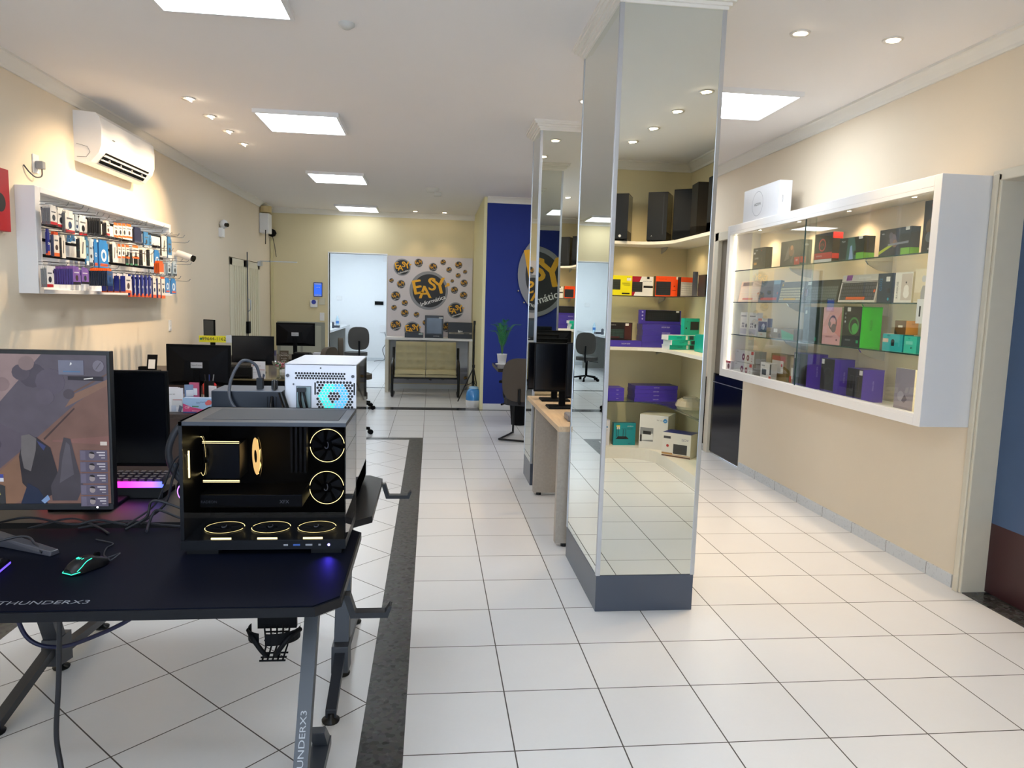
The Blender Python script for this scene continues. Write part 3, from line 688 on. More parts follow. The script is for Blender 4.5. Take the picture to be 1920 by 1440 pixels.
for x0, x1 in ((-.505,-.005),(.005,.505)):
    b = MB(); cushion(b, x0, x1, 's'); b.build('seat', t)
    b = MB(); cushion(b, x0, x1, 'b'); b.build('backrest', t)
for s in (-1, 1):
    b = MB(); x = s*.545
    b.tube(bez([(x,.16,.80),(x,.12,.62),(x,-.10,.58),(x,-.27,.50),(x,-.30,.30),(x,-.29,.06),(x,-.22,.02),(x,.25,.02)], 6), .022, BLACK, 10)
    b.tube(bez([(x,.14,.76),(x,.06,.40),(x,-.1,.31),(x,-.28,.31)], 6), .02, BLACK, 10)
    b.build('side_frame', t)
b = MB(); b.tube([(-.545,-.20,.315),(.545,-.20,.315)], .016, BLACK); b.tube([(-.545,.12,.34),(.545,.12,.34)], .016, BLACK); b.build('seat_frame', t)
# tripod
t = thing('light_tripod', 'black folding light stand between the bench and the blue wall', 'tripod', (.68, 11.45, 0))
b = MB(); b.cyl((0,0,.20), (0,0,1.24), .012, BLACK, 12); b.cyl((0,0,.55), (0,0,.60), .022, BLACK, 12); b.cyl((0,0,.30), (0,0,.34), .022, BLACK, 12); b.cyl((0,0,1.24), (0,0,1.30), .018, BLACK, 12); b.build('pole', t)
for a in (200, 320, 80):
    b = MB(); c, s = math.cos(R(a)), math.sin(R(a)); r_ = .26 if a == 200 else .13
    b.tube([(0,0,.56),(c*r_,s*r_*.6,.012)], .009, BLACK); b.tube([(0,0,.32),(c*r_*.6,s*r_*.6*.6,.25)], .006, BLACK); b.build('leg', t)
# humidifier
t = thing('humidifier', 'small white and translucent blue humidifier on the floor by the blue wall', 'humidifier', (.655, 10.9, 0))
b = MB(); b.lathe([(.10,0),(.115,.02),(.12,.10),(.118,.11)], (0,0,0), WHITE); b.build('base', t)
b = MB(); b.lathe([(.118,.11),(.12,.16),(.105,.24),(.07,.285),(0,.29)], (0,0,0), M('#3f8fd6', .15, coat=.6)); b.build('water_tank', t)
b = MB(); b.lathe([(.075,.283),(.07,.31),(.03,.32),(0,.32)], (0,0,0), M('#9cc4e6', .2)); b.build('lid', t)
# panels, devices on back wall
b = MB(); b.box((-2.70,13.06,0), (-1.88,13.098,1.16), M('#8f9289', .5)); b.box((-2.64,13.05,.02), (-2.30,13.062,1.10), M('#a9ab9f', .5)); b.box((-2.26,13.05,.02), (-1.94,13.062,1.10), M('#a9ab9f', .5))
tag(b.build('low_shutter_panel', bevel=.003), 'grey framed low panel against the back wall behind the far monitor', 'panel')
t = thing('wall_tablet', 'blue lit tablet poster on the back wall left of the doorway', 'tablet', (-2.0, 13.09, 1.61))
b = MB(); b.box((-.075,-.015,0), (.075,0,.25), M('#1a2c66', .3)); b.build('frame', t, .004)
b = MB(); b.box((-.065,-.0165,.012), (.065,-.0155,.238), emis('tablet_screen', (.03,.10,.55), 1.2)); b.text('JUNTOS', (0,-.018,.16), .02, WINK); b.box((-.06,-.0178,.215), (.06,-.017,.232), M('#cfd6e6', .5)); b.box((-.06,-.0178,.02), (.06,-.017,.035), M('#cfd6e6', .5)); b.build('screen', t)
t = thing('intercom', 'white wall device with a blue display under the tablet', 'intercom', (-2.07, 13.09, 1.42))
b = MB(); b.box((-.065,-.03,0), (.065,0,.13), WHITE); b.build('housing', t, .01)
b = MB(); b.disc((0,-.0312,.095), .04, M('#2b3fae', .3), n=20); b.build('display', t)
o = MB().box((-.05,-.01,0), (.05,0,.12), M('#d6d2bd', .5)).build('cover_plate', bevel=.003); o.location = (-1.93, 13.09, 1.47); tag(o, 'cream blank cover plate beside the white intercom', 'cover plate')
o = MB().box((-.04,-.01,0), (.04,0,.14), WHITE).box((-.025,-.016,.04), (.025,-.01,.10), WHITE).build('wall_outlet', bevel=.003); o.location = (-1.93, 13.09, 1.19); tag(o, 'white outlet on the back wall close to the doorway', 'outlet')
# white room furniture
t = thing('work_counter', 'white work counter in the bright room behind the doorway', 'counter', (-2.2, 16.4, 0))
b = MB(); b.box((-1.0,-2.2,.88), (.13,2.3,.93), M('#d6d9dc', .4)); b.build('worktop', t, .003)
b = MB(); b.box((-.95,-2.1,0), (.05,-2.06,.88), M('#8d8c88', .5)); b.build('side_panel', t)
b = MB(); b.box((-.9,1.6,0), (.1,1.64,.88), M('#8d8c88', .5)); b.build('side_panel', t)
for i, (nm, lab, cat, x, y, fn) in enumerate((
    ('water_bottle','clear water bottle with blue label on the back room counter','bottle',-2.2,17.3, lambda b: (b.lathe([(.035,0),(.037,.02),(.037,.18),(.015,.22),(.015,.25),(0,.25)], (0,0,0), M('#b9d0de', .15)), b.lathe([(.038,.07),(.038,.13)], (0,0,0), M('#3c78c0', .4)))),
    ('paper_roll','white paper roll on the back room counter','roll',-2.2,16.0, lambda b: b.lathe([(.05,0),(.05,.13),(.02,.13),(.02,0)], (0,0,0), WHITEW)),
    ('tool_tray','small dark tray of tools on the back room counter','tray',-2.16,16.6, lambda b: b.box((-.1,-.08,0), (.1,.08,.05), DGREY)),
    ('spray_can','short dark can on the back room counter','can',-2.17,16.3, lambda b: b.lathe([(.03,0),(.03,.12),(.012,.14),(0,.14)], (0,0,0), DGREY)))):
    b = MB(); fn(b); o = b.build(nm); o.location = (x, y, .9305); tag(o, lab, cat)
for (x, z, w, h, nm, lab) in ((-1.35,1.45,.22,.09,'power_strip','black power strip on the back room wall'),(-2.35,1.55,.14,.10,'wall_outlet','white outlet above the back room counter'),(-1.25,.75,.14,.18,'router_box','white network box low on the back room wall'),(-1.17,2.55,.16,.20,'router_box','white network box high on the back room wall')):
    o = MB().box((-w/2,-.03,0), (w/2,0,h), BLACKM if 'strip' in nm else WHITE).build(nm, bevel=.003); o.location = (x, 18.9, z); tag(o, lab, 'wall device')
o = MB().tube(bez([(-1.2,18.88,.75),(-1.15,18.87,.5),(-1.25,18.87,.3),(-1.2,18.86,.05),(-1.45,18.7,.01)]), .006, BLACKM).build('cable'); tag(o, 'black cable running down the back room wall to the floor', 'cable')

def office_chair(name, label, loc, rz, col='#3b3734', arms=False, cat='office chair'):
    t = thing(name, label, cat, loc, rz)
    F = M(col, .8, var=.08, scale=60)
    b = MB(); b.prism([(.24*math.cos(R(a))*(1 if abs(math.cos(R(a))) < .8 else .97), .23*math.sin(R(a))) for a in range(0, 360, 15)], .44, .51, F, smooth=True); b.build('seat', t, .02)
    b = MB()
    pts = [(.21*math.copysign(abs(math.cos(R(a)))**.6, math.cos(R(a))), .80+.23*math.copysign(abs(math.sin(R(a)))**.7, math.sin(R(a)))) for a in range(0, 360, 12)]
    b.prism(pts, .19, .25, F, axis='y', smooth=True); b.build('backrest', t, .018)
    b = MB(); b.tube(bez([(0,.05,.43),(0,.24,.42),(0,.27,.55),(0,.26,.75)]), .018, BLACKM); b.build('back_bracket', t)
    b = MB(); b.cyl((0,0,.10), (0,0,.44), .026, BLACKM, 14); b.build('gas_lift', t)
    for k in range(5):
        a = R(72*k+20); c, s = math.cos(a), math.sin(a)
        b = MB(); b.tube([(0,0,.11),(.27*c,.27*s,.07)], .018, BLACKM, 8); b.build('base_spoke', t)
        b = MB(); b.cyl((.28*c-.02*s,.28*s+.02*c,.03), (.28*c+.02*s,.28*s-.02*c,.03), .03, BLACKM, 14); b.build('caster', t)
    b = MB(); b.tube([(.05,0,.42),(.24,-.05,.40)], .007, BLACKM); b.build('lever', t)
    if arms:
        for s in (-1, 1):
            b = MB(); b.tube(bez([(s*.22,0,.45),(s*.29,0,.5),(s*.29,0,.68),(s*.29,-.12,.70)]), .014, BLACKM); b.box((s*.29-.03,-.16,.69), (s*.29+.03,.12,.72), BLACKM); b.build('armrest', t, .006)
    return t
office_chair('office_chair', 'dark grey swivel chair in the bright back room', (-1.53, 14.95, .0), 200)
office_chair('office_chair', 'brown swivel chair partly hidden behind the white computer case, nearer one', (-.96, 8.45, 0), 75, '#4a4238')
office_chair('office_chair', 'brown swivel chair partly hidden behind the white computer case, farther one', (-1.08, 10.6, 0), 100, '#4a4238')

# ================================================================ BLUE WALL CORNER
b = MB(); b.lathe([(.70,0),(.70,.02),(0,.02)], (0,0,0), M('#9298a6', .4), 64)
o = b.build('shop_emblem'); me = o.data
for v in me.vertices: v.co = Vector((v.co.x, -v.co.z, v.co.y))
tag(o, 'large round grey framed shop emblem mounted on the blue wall', 'sign'); o.location = (1.95, 10.63, 2.03)
b = MB(); logo(b, 0, 0, .70, -.021)
for a in (95, 130, 200, 215): b.cyl((.73*math.cos(R(a)),-.02,.73*math.sin(R(a))), (.73*math.cos(R(a)),.0,.73*math.sin(R(a))), .012, CHROME, 10)
o2 = b.build('emblem_face', o)
t = thing('writing_desk', 'dark wooden desk with white leg against the blue wall', 'desk', (1.75, 9.5, 0))
b = MB(); b.box((-.90,-.45,.72), (.7,.45,.765), M('#2a2320', .25)); b.build('desktop', t, .002)
b = MB(); b.box((-.05,-.04,0), (.05,.04,.72), M('#c9ccd0', .4)); b.build('leg', t); 
b = MB(); b.box((-.62,-.03,.0), (-.54,.03,.72), M('#c9ccd0', .4)); b.build('leg', t)
t = thing('potted_palm', 'small green palm in a white pot on the desk by the blue wall', 'plant', (.96, 9.72, .766))
b = MB(); b.lathe([(.045,0.012),(.055,.02),(.068,.135),(.072,.14),(.062,.14),(.058,.12),(0,.12)], (0,0,0), WHITE, 24); b.lathe([(.085,0),(.09,.008),(.0,.012)], (0,0,0), WHITE, 24); b.build('pot', t)
b = MB()
for k in range(11):
    a = k*2.4; l = .34+.16*random.random(); c, s = math.cos(a), math.sin(a); sp = .05+.17*random.random()
    P = bez([(0,0,.12),(c*sp*.25,s*sp*.25,.12+l*.5),(c*sp*.7,s*sp*.7,.12+l*.9),(c*sp*1.3,s*sp*1.3,.12+l*.95)], 8)
    b.tube(P, .0025, M('#4d7a34', .5), 5)
    for i in range(6, len(P)-1):
        d = (P[i+1]-P[i]).normalized(); sd = d.cross(Vector((0,0,1))).normalized()
        for q in (-1, 1):
            tip = P[i]+sd*q*.05+d*.045+Vector((0,0,.005)); w_ = d*.0055
            b.quad([P[i]-w_, P[i]+w_, (P[i]+tip)/2+w_*1.2, tip, (P[i]+tip)/2-w_*1.2], M('#2e8048', .5, var=.3, scale=20))
b.build('leaves', t)
o = MB().box((-.22,-.15,0), (.22,.15,.004), M('#e8ecf2', .6)).build('paper_sheet'); o.location = (1.42, 9.45, .766); tag(o, 'white papers lying on the desk by the blue wall', 'paper')
t = thing('visitor_chair', 'brown visitor chair on a black sled base facing the dark desk', 'chair', (1.12, 8.35, 0), 155)
F = M('#4a423a', .8, var=.06, scale=60)
b = MB(); b.prism([(.23*math.copysign(abs(math.cos(R(a)))**.5, math.cos(R(a))), .23*math.copysign(abs(math.sin(R(a)))**.5, math.sin(R(a)))) for a in range(0, 360, 12)], .42, .49, M('#26262a', .8), smooth=True); b.build('seat', t, .02)
b = MB(); b.prism([(.215*math.copysign(abs(math.cos(R(a)))**.7, math.cos(R(a))), .72+.25*math.copysign(abs(math.sin(R(a)))**.7, math.sin(R(a)))) for a in range(0, 360, 12)], .20, .25, F, axis='y', smooth=True); b.build('backrest', t, .015)
for s in (-1, 1):
    b = MB(); x = s*.23
    b.tube(bez([(x,.20,.42),(x,-.20,.41),(x,-.24,.38),(x,-.25,.05),(x,-.2,.02),(x,.26,.02)], 6), .0125, BLACK, 8); b.tube(bez([(x,.0,.43),(x*1.2,.0,.5),(x*1.2,0,.66)], 5), .012, BLACK, 8); b.build('side_frame', t)
    b = MB(); b.box((x*1.2-.025,-.14,.66), (x*1.2+.025,.12,.69), BLACKM); b.build('armrest', t, .008)
b = MB(); b.tube([(-.23,.26,.02),(.23,.26,.02)], .0125, BLACK); b.build('cross_bar', t)
b = MB(); b.tube([(0,.05,.43),(0,.25,.45),(0,.26,.62)], .016, BLACK); b.build('back_support', t)
t = thing('waste_bin', 'black mesh waste bin under the dark desk', 'bin', (1.17, 9.35, 0))
b = MB(); b.lathe([(.10,.0),(.13,.30),(.135,.30),(.135,.31),(.125,.31),(.095,.01),(0,.01)], (0,0,0), BLACKM, 24); b.build('body', t)

# ================================================================ LIGHT WOOD DESK BETWEEN THE PILLARS
t = thing('light_wood_desk', 'light wood desk with greige end panels between the mirrored pillars', 'desk', (1.12, 5.35, 0))
b = MB(); b.box((-.29,-.80,.775), (.40,.74,.81), OAK); b.build('desktop', t, .002)
b = MB(); b.box((-.285,-.80,.025), (.38,-.74,.775), OAKG); b.build('end_panel', t, .002)
b = MB(); b.box((-.25,.48,.025), (.36,.54,.775), OAKG); b.build('end_panel', t, .002)
b = MB(); b.box((-.02,-.74,.30), (.0,.48,.775), OAKG); b.build('modesty_panel', t)
for x, y in ((-.22,-.77),(.3,-.77),(-.2,.51),(.3,.51)):
    b = MB(); b.cyl((x,y,0), (x,y,.026), .022, BLACK, 14); b.build('foot', t)
def monitor(label, loc, rz, w, h, z0, stand='stem', front=None, sticker=False, curve=False, group=None, name='computer_monitor', back=True, tilt=0):
    """local: screen towards -y; z0 = bottom of the panel above the surface"""
    t = thing(name, label, 'monitor', loc, rz, group)
    b = MB(); b.box((-w/2,-.012,z0), (w/2,.012,z0+h), BLACKM); 
    # bulged rear shell
    V = [(-w/2+.02,.012,z0+.02),(w/2-.02,.012,z0+.02),(w/2-.02,.012,z0+h-.02),(-w/2+.02,.012,z0+h-.02),
         (-w*.22,.05,z0+.04),(w*.22,.05,z0+.04),(w*.18,.05,z0+h*.62),(-w*.18,.05,z0+h*.62)]
    b.add(V, [(0,4,5,1),(1,5,6,2),(2,6,7,3),(3,7,4,0),(4,7,6,5)], M('#07080d', .5, spec=.14))
    b.build('housing', t, .003)
    b = MB(); b.box((-w/2+.008,-.0135,z0+.014), (w/2-.008,-.0125,z0+h-.008), front or M('#020308', .18, var=0)); b.build('screen', t)
    if sticker:
        b = MB(); b.box((-.045,.0505,z0+h*.44), (.045,.0515,z0+h*.44+.045), M('#b9bcc2', .5)); b.text('SuperFrame', (0,.052,z0+h*.44+.022), .016, INK, (-1,0,0)); b.build('sticker', t)
    b = MB()
    if stand == 'stem':
        b.box((-.025,.03,.012), (.025,.06,z0+h*.4), BLACKM); b.build('stand', t, .004)
        b = MB(); b.box((-.12,-.07,0), (.12,.11,.014), BLACKM, taper=.96); b.build('base', t, .004)
    elif stand == 'vee':
        b.box((-.03,.03,.03), (.03,.075,z0+h*.45), BLACKM); b.build('stand', t, .006)
        for s in (-1, 1):
            b = MB(); d = Vector((s*.30,-.13,0)); p = Vector((0,.10,0)); q = p+d; nn = Vector((-d.y,d.x,0)).normalized()*.022
            b.add([p-nn,p+nn,q+nn*.8,q-nn*.8, p-nn+Vector((0,0,.035)),p+nn+Vector((0,0,.035)),q+nn*.7+Vector((0,0,.016)),q-nn*.7+Vector((0,0,.016))],
                  [(3,2,1,0),(4,5,6,7),(0,1,5,4),(1,2,6,5),(2,3,7,6),(3,0,4,7)], M('#3b3c44', .35)); b.build('foot', t, .003)
    return t
monitor('black monitor on the light wood desk, the middle one of three', (1.01, 5.38, .811), 0, .46, .37, .126)
monitor('black monitor at the back of the light wood desk beside the far pillar', (1.02, 5.80, .811), 0, .46, .385, .09)
monitor('taller black monitor partly hidden behind the near mirrored pillar', (1.20, 5.02, .811), -8, .48, .40, .12)
o = MB().box((-.05,-.08,0), (.05,.08,.045), M('#7a7a80', .4)).build('card_reader', bevel=.01); o.location = (.98, 4.82, .811); tag(o, 'small grey device at the near end of the light wood desk', 'device')

# ================================================================ PRODUCT BOXES
def pbox(name, label, cat, loc, w, d, h, rz=0, col='#222222', side=None, top=None, front=(), sideR=(), sideL=(), group=None, tilt=0, rough=.35):
    """front = local -y; deco items in 0..1 face coordinates"""
    b = MB(); mc = M(col, rough, var=.03); ms = M(side or col, rough, var=.03); mt = M(top or side or col, rough, var=.03)
    x, y = w/2, d/2
    b.add([(-x,-y,0),(x,-y,0),(x,y,0),(-x,y,0),(-x,-y,h),(x,-y,h),(x,y,h),(-x,y,h)], [(0,1,5,4)], mc)
    k0 = len(b.v)-8
    for f, m in (((3,2,1,0), mc), ((4,5,6,7), mt), ((1,2,6,5), ms), ((2,3,7,6), mc), ((3,0,4,7), ms)):
        b.f.append([k0+i for i in f]); b.mi.append(b.slot(m)); b.sm.append(False)
    def deco(items, org, u, n, W_, H_):
        org = Vector(org); u = Vector(u); n = Vector(n); z = Vector((0,0,1))
        for i, it in enumerate(items):
            e = n*(.0006+.00025*i)
            p = lambda a, c: org + u*(a*W_) + z*(c*H_) + e
            if it[0] == 'r': _, a, c, a2, c2, cl = it; b.quad([p(a,c),p(a2,c),p(a2,c2),p(a,c2)], M(cl, .35, var=.02))
            elif it[0] == 'p': b.quad([p(*q) for q in it[1]], M(it[2], .35, var=.02))
            elif it[0] == 'c': _, a, c, r, cl = it; b.disc(p(a,c), r*H_, M(cl, .35, var=.02), u, z, 20)
            elif it[0] == 'o': _, a, c, r, r0, cl = it; b.disc(p(a,c), r*H_, M(cl, .35, var=.02), u, z, 24, r0=r0*H_)
            elif it[0] == 't': b.text(it[1], p(it[2], it[3]), it[4]*H_, M(it[5], .5, var=0), u, z, 1.0, it[6] if len(it) > 6 else 0)
            elif it[0] == 'k':  # keyboard picture: rows of keycaps
                _, a, c, a2, c2, nr, nc, base, key, acc = it
                b.quad([p(a,c),p(a2,c),p(a2,c2),p(a,c2)], M(base, .4))
                dx = (a2-a)/nc; dz = (c2-c)/nr
                for r_ in range(nr):
                    q = nc if r_ else nc-4
                    for k in range(nc):
                        if r_ == 0 and 3 <= k < nc-4:
                            if k == 3:
                                b.quad([p(a+dx*3.1,c+dz*.12)+n*.0003,p(a+dx*(nc-4.1),c+dz*.12)+n*.0003,p(a+dx*(nc-4.1),c+dz*.88)+n*.0003,p(a+dx*3.1,c+dz*.88)+n*.0003], M(acc, .4))
                            continue
                        cl = acc if (k == nc-1 and r_ == 2) else key
                        b.quad([p(a+dx*(k+.1),c+dz*(r_+.12))+n*.0003,p(a+dx*(k+.9),c+dz*(r_+.12))+n*.0003,p(a+dx*(k+.9),c+dz*(r_+.88))+n*.0003,p(a+dx*(k+.1),c+dz*(r_+.88))+n*.0003], M(cl, .4))
    deco(front, (-x,-y,0), (1,0,0), (0,-1,0), w, h)
    deco(sideR, (x,-y,0), (0,1,0), (1,0,0), d, h)
    deco(sideL, (-x,y,0), (0,-1,0), (-1,0,0), d, h)
    o = b.build(name); o.location = loc; o.rotation_euler = (R(tilt), 0, R(rz))
    return tag(o, label, cat, group)
HS = lambda c1, c2: [('o',.5,.5,.30,.22,c1),('c',.36,.42,.11,c2),('c',.64,.42,.11,c2)]

# ---------------------------------------------------------------- display cabinet
t = thing('display_cabinet', 'large white wall hung display cabinet with glass sliding doors', 'display cabinet', (XR, 5.205, .965))
D = .32; W2 = 1.445; CH = 1.41
CINT = M('#eedcc4', .5, var=.01)
b = MB()
b.box((-D,-W2,0), (-.002,-W2+.06,CH), WHITE); b.build('side_panel', t, .002)
b = MB(); b.box((-D,W2-.06,0), (-.002,W2,CH), WHITE); b.build('side_panel', t, .002)
b = MB(); b.box((-D,-W2+.06,CH-.06), (-.002,W2-.06,CH), WHITE); b.build('top_panel', t, .002)
b = MB(); b.box((-D,-W2+.06,0), (-.002,W2-.06,.05), WHITE); b.build('bottom_panel', t, .002)
b = MB(); b.box((-.02,-W2+.06,.05), (-.004,W2-.06,CH-.06), CINT); b.build('back_panel', t)
b = MB(); b.box((-D+.0,-W2+.06,.05), (-D+.05,W2-.06,.068), WHITE); b.box((-D,-W2+.06,CH-.085), (-D+.05,W2-.06,CH-.06), WHITE); b.build('door_track', t)
for i, (y0, y1, xo) in enumerate(((-W2+.06, .03, -D+.018),(-.09, W2-.06, -D+.034))):
    b = MB(); b.box((xo-.002,y0,.068), (xo+.002,y1,CH-.085), GLASS); g = b.build('glass_door', t)
    b = MB(); ye = y1 if i == 0 else y0
    b.box((xo-.0035,ye-.004,.068), (xo+.0035,ye+.004,CH-.085), M('#1d3a34', .2) if i == 0 else GLASSG); b.build('edge_strip', g)
b = MB(); b.box((-D+.008,-.075,.75), (-D+.014,-.04,.80), ALU); b.build('lock', t)
SH = (.405, .705, .995)
for z in SH:
    b = MB(); b.box((-D+.05,-W2+.062,z-.008), (-.02,W2-.062,z), GLASSG); b.build('glass_shelf', t)
    b = MB(); b.box((-D+.0485,-W2+.062,z-.008), (-D+.0499,W2-.062,z), M('#28443e', .2)); b.build('shelf_edge', t)
    for y in (-.62, .42):
        b = MB(); b.prism([(-.02,z-.008),(-.21,z-.010),(-.19,z-.035),(-.12,z-.07),(-.02,z-.09)], y-.008, y+.008, CHROME, axis='y'); b.build('shelf_bracket', t)
LEDM = emis('warm_led_strip', (1.0, .84, .58), 9)
for y in (-W2+.066, W2-.066):
    b = MB(); b.box((-D+.055,y-.003,.07), (-D+.063,y+.003,CH-.09), LEDM); b.build('led_strip', t)
for y in (-1.0,-.3,.4,1.1):
    b = MB(); b.disc((-.17,y,CH-.0605), .018, BULB, (1,0,0), (0,1,0), 16); b.build('puck_light', t)
    L = bpy.data.lights.new('puck', 'SPOT'); L.energy = 9; L.color = (1,.74,.46); L.spot_size = R(140); L.spot_blend = .8; L.shadow_soft_size = .02
    o = bpy.data.objects.new('puck', L); SC.collection.objects.link(o); o.parent = t; o.location = (-.17,y,CH-.065)
# goods: front faces the room (-x), local x runs towards the viewer (-y)
CZ = .965
def cab(name, label, cat, y0, y1, shelf, h, col, d=.07, xf=2.86, side=None, front=(), sideR=(), group=None, dz=0, rot=0, top=None, tilt=0):
    z = CZ + ((.05,)+SH)[shelf] + .0006 + dz
    return pbox(name, label, cat, (xf+d/2, (y0+y1)/2, z), abs(y1-y0)-.004, d, h, -90+rot, col, side, top, front, sideR, group=group, tilt=tilt)
# top shelf (3)
cab('earphone_box','black hanging box of a gaming accessory at the far end of the top cabinet shelf','box',6.02,6.27,3,.185,'#1d1c1a',.06,
    front=[('r',.06,.72,.2,.80,'#d8d4cc'),('t','KAZIT',.28,.88,.08,'#e8e8e8'),('t','S.SPARK',.3,.5,.12,'#d8d4cc'),('r',.1,.2,.34,.31,'#c98a2e'),('c',.68,.86,.03,'#c22'),('c',.72,.45,.05,'#57534c')])
cab('graphics_card_box','brown fantasy print graphics card box left of the glass door edge','box',5.42,5.75,3,.20,'#40342c',.09,side='#33373a',
    front=[('r',0,0,1,1,'#3c3028'),('c',.55,.6,.22,'#7d4f33'),('c',.56,.72,.1,'#c07a4a'),('p',[(.2,.2),(.4,.8),(.45,.3)],'#6d6058'),('p',[(.5,.15),(.72,.6),(.62,.1)],'#5d544e'),('r',.72,.03,.98,.33,'#b52a20'),('t','RX',.85,.2,.12,'#eeeeee')],
    sideR=[('r',.0,.1,.5,.34,'#c62b22'),('t','XFX',.5,.8,.09,'#e8e8e8')])
cab('gaming_mouse_box','black and red gaming mouse box in the middle of the top cabinet shelf','box',4.97,5.22,3,.215,'#151415',.075,side='#1c1818',
    front=[('r',0,.0,1,.12,'#c9c4be'),('r',0,.13,1,.34,'#b91f25'),('o',.45,.6,.22,.17,'#c2282c'),('t','ATTK',.42,.6,.13,'#c2282c'),('t','REDRAGON',.3,.23,.07,'#e8c8c0'),('c',.8,.7,.06,'#3d3d3d')],
    sideR=[('r',0,.8,1,1,'#b3201f'),('r',0,.13,1,.3,'#b3201f')])
cab('graphics_card_box','small dark teal graphics card box with green corner on the top cabinet shelf','box',4.58,4.88,3,.155,'#1e2a28',.075,side='#1b211e',
    front=[('p',[(.35,1),(.6,1),(.75,0),(.3,0)],'#3c6a62'),('p',[(.45,.6),(.52,.65),(.6,0),(.42,0)],'#8fa6c8'),('c',.66,.3,.1,'#0e1312'),('r',.7,.0,1,.3,'#6db33f'),('t','Manli',.17,.85,.13,'#f2f2f2'),('r',.78,.88,.93,1,'#e6e6e0')],
    sideR=[('r',0,0,1,.28,'#6db33f')])
cab('graphics_card_box','graphics card box with a mechanical soldier print on the top cabinet shelf','box',4.11,4.42,3,.17,'#2c2c31',.06,side='#3b4048',
    front=[('p',[(0,.2),(.4,.45),(.45,.38),(0,.08)],'#b9c63a'),('c',.45,.6,.2,'#6d5f6e'),('c',.52,.45,.14,'#8a6a5a'),('c',.38,.75,.12,'#5a5366'),('p',[(.3,.45),(.95,.5),(.95,.42),(.3,.38)],'#8b8f98'),('r',.72,.02,1,.26,'#79b53a'),('t','zotac',.12,.85,.08,'#eeeeee'),('r',.84,.88,.96,1,'#e6e6e0')],
    sideR=[('r',0,.02,1,.26,'#79b53a')])
cab('graphics_card_box','tall dark graphics card box at the near end of the top cabinet shelf','box',3.86,4.01,3,.30,'#2b2420',.06,
    front=[('r',.0,.82,1,1,'#1a1718'),('t','RX',.5,.9,.06,'#c9302a'),('c',.5,.5,.16,'#6a5236'),('c',.4,.3,.1,'#5d6168'),('r',.0,.0,1,.14,'#1b1718'),('t','4070',.5,.07,.06,'#e6e6e6')])
# second shelf (2)
def kbd(label, y0, y1, h, base, key, acc, col, extra=(), d=.03, side=None, rot=0, xf=2.88):
    return cab('keyboard_box', label, 'box', y0, y1, 2, h, col, d, xf, side, front=[('k',.03,.08,.97,.72,5,16,base,key,acc)]+list(extra), tilt=-9)
kbd('white keyboard box with pink keys at the far end of the second cabinet shelf',6.16,6.58,.19,'#e2d6cf','#e6c9bf','#c65b4c','#d9b9ac',[('r',.1,.78,.6,.95,'#6a4a44')])
kbd('blue grey keyboard box with red accent keys on the second cabinet shelf',5.80,6.155,.185,'#5b6778','#4d5a70','#c9423f','#5c6b80',[('r',0,.82,.62,1,'#5f7086'),('r',.66,.82,1,1,'#83a7bd'),('r',.1,.08,.95,.2,'#c9423f')])
kbd('keyboard box with yellow keys left of the glass door edge',5.39,5.78,.165,'#3b3a38','#c8bb93','#d9a92a','#6b675d',[('c',.08,.85,.06,'#d9a92a')])
kbd('long dark green grey keyboard box behind the glass door edge',4.90,5.35,.165,'#4a5048','#6b7068','#6b7068','#33342f',[('r',.0,.8,.12,.95,'#e8e4dc')])
kbd('black keyboard box with orange space bar on the second cabinet shelf',4.45,4.885,.19,'#1b1c1e','#4c4d50','#e0601f','#cfc7bd',[('r',.0,.74,1,.76,'#1b1c1e'),('r',.12,.80,.28,1,'#8a3b95'),('t','BLACKPLATINUM',.62,.88,.09,'#eceae6')])
cab('gaming_mouse_box','dark blue gaming mouse box with vertical lettering on the second cabinet shelf','box',4.24,4.40,2,.185,'#2a3a48',.075,side='#333a42',
    front=[('t','G502',.22,.62,.2,'#2f84b5',90),('r',.55,.72,.8,.88,'#e4e2dc'),('c',.75,.4,.09,'#18222b'),('c',.75,.12,.05,'#3fb4d0')], sideR=[('t','X',.5,.7,.12,'#d8d8d8'),('c',.4,.4,.06,'#2f8aa5')])
cab('mouse_box','white mouse box with vertical black lettering on the second cabinet shelf','box',4.055,4.225,2,.185,'#e6e0d6',.05,side='#dcc9a0',
    front=[('t','R1-MOUSE',.16,.42,.12,'#1c1c1c',90),('r',.38,.08,.98,.95,'#cbbcae'),('c',.68,.3,.15,'#efe8e0'),('c',.68,.45,.13,'#efe8e0'),('c',.66,.66,.035,'#26211e')])
cab('mouse_box','cream mouse box at the near end of the second cabinet shelf','box',3.90,4.04,2,.20,'#e5d7bb',.06,front=[('c',.6,.7,.1,'#c9c9cc'),('p',[(.3,.1),(1,.1),(1,.5),(.55,.5)],'#a9a8ab'),('r',.0,.05,.45,.3,'#d9c7a2')])
o = MB().box((-.002,-.03,0), (.002,.03,.14), WHITE).box((-.003,-.006,.04), (-.002,.006,.10), BLACKM).build('price_hanger'); o.location = (2.80, 3.885, CZ+SH[1]-.12); tag(o, 'small white hang tag below the near end of the second cabinet shelf', 'tag')
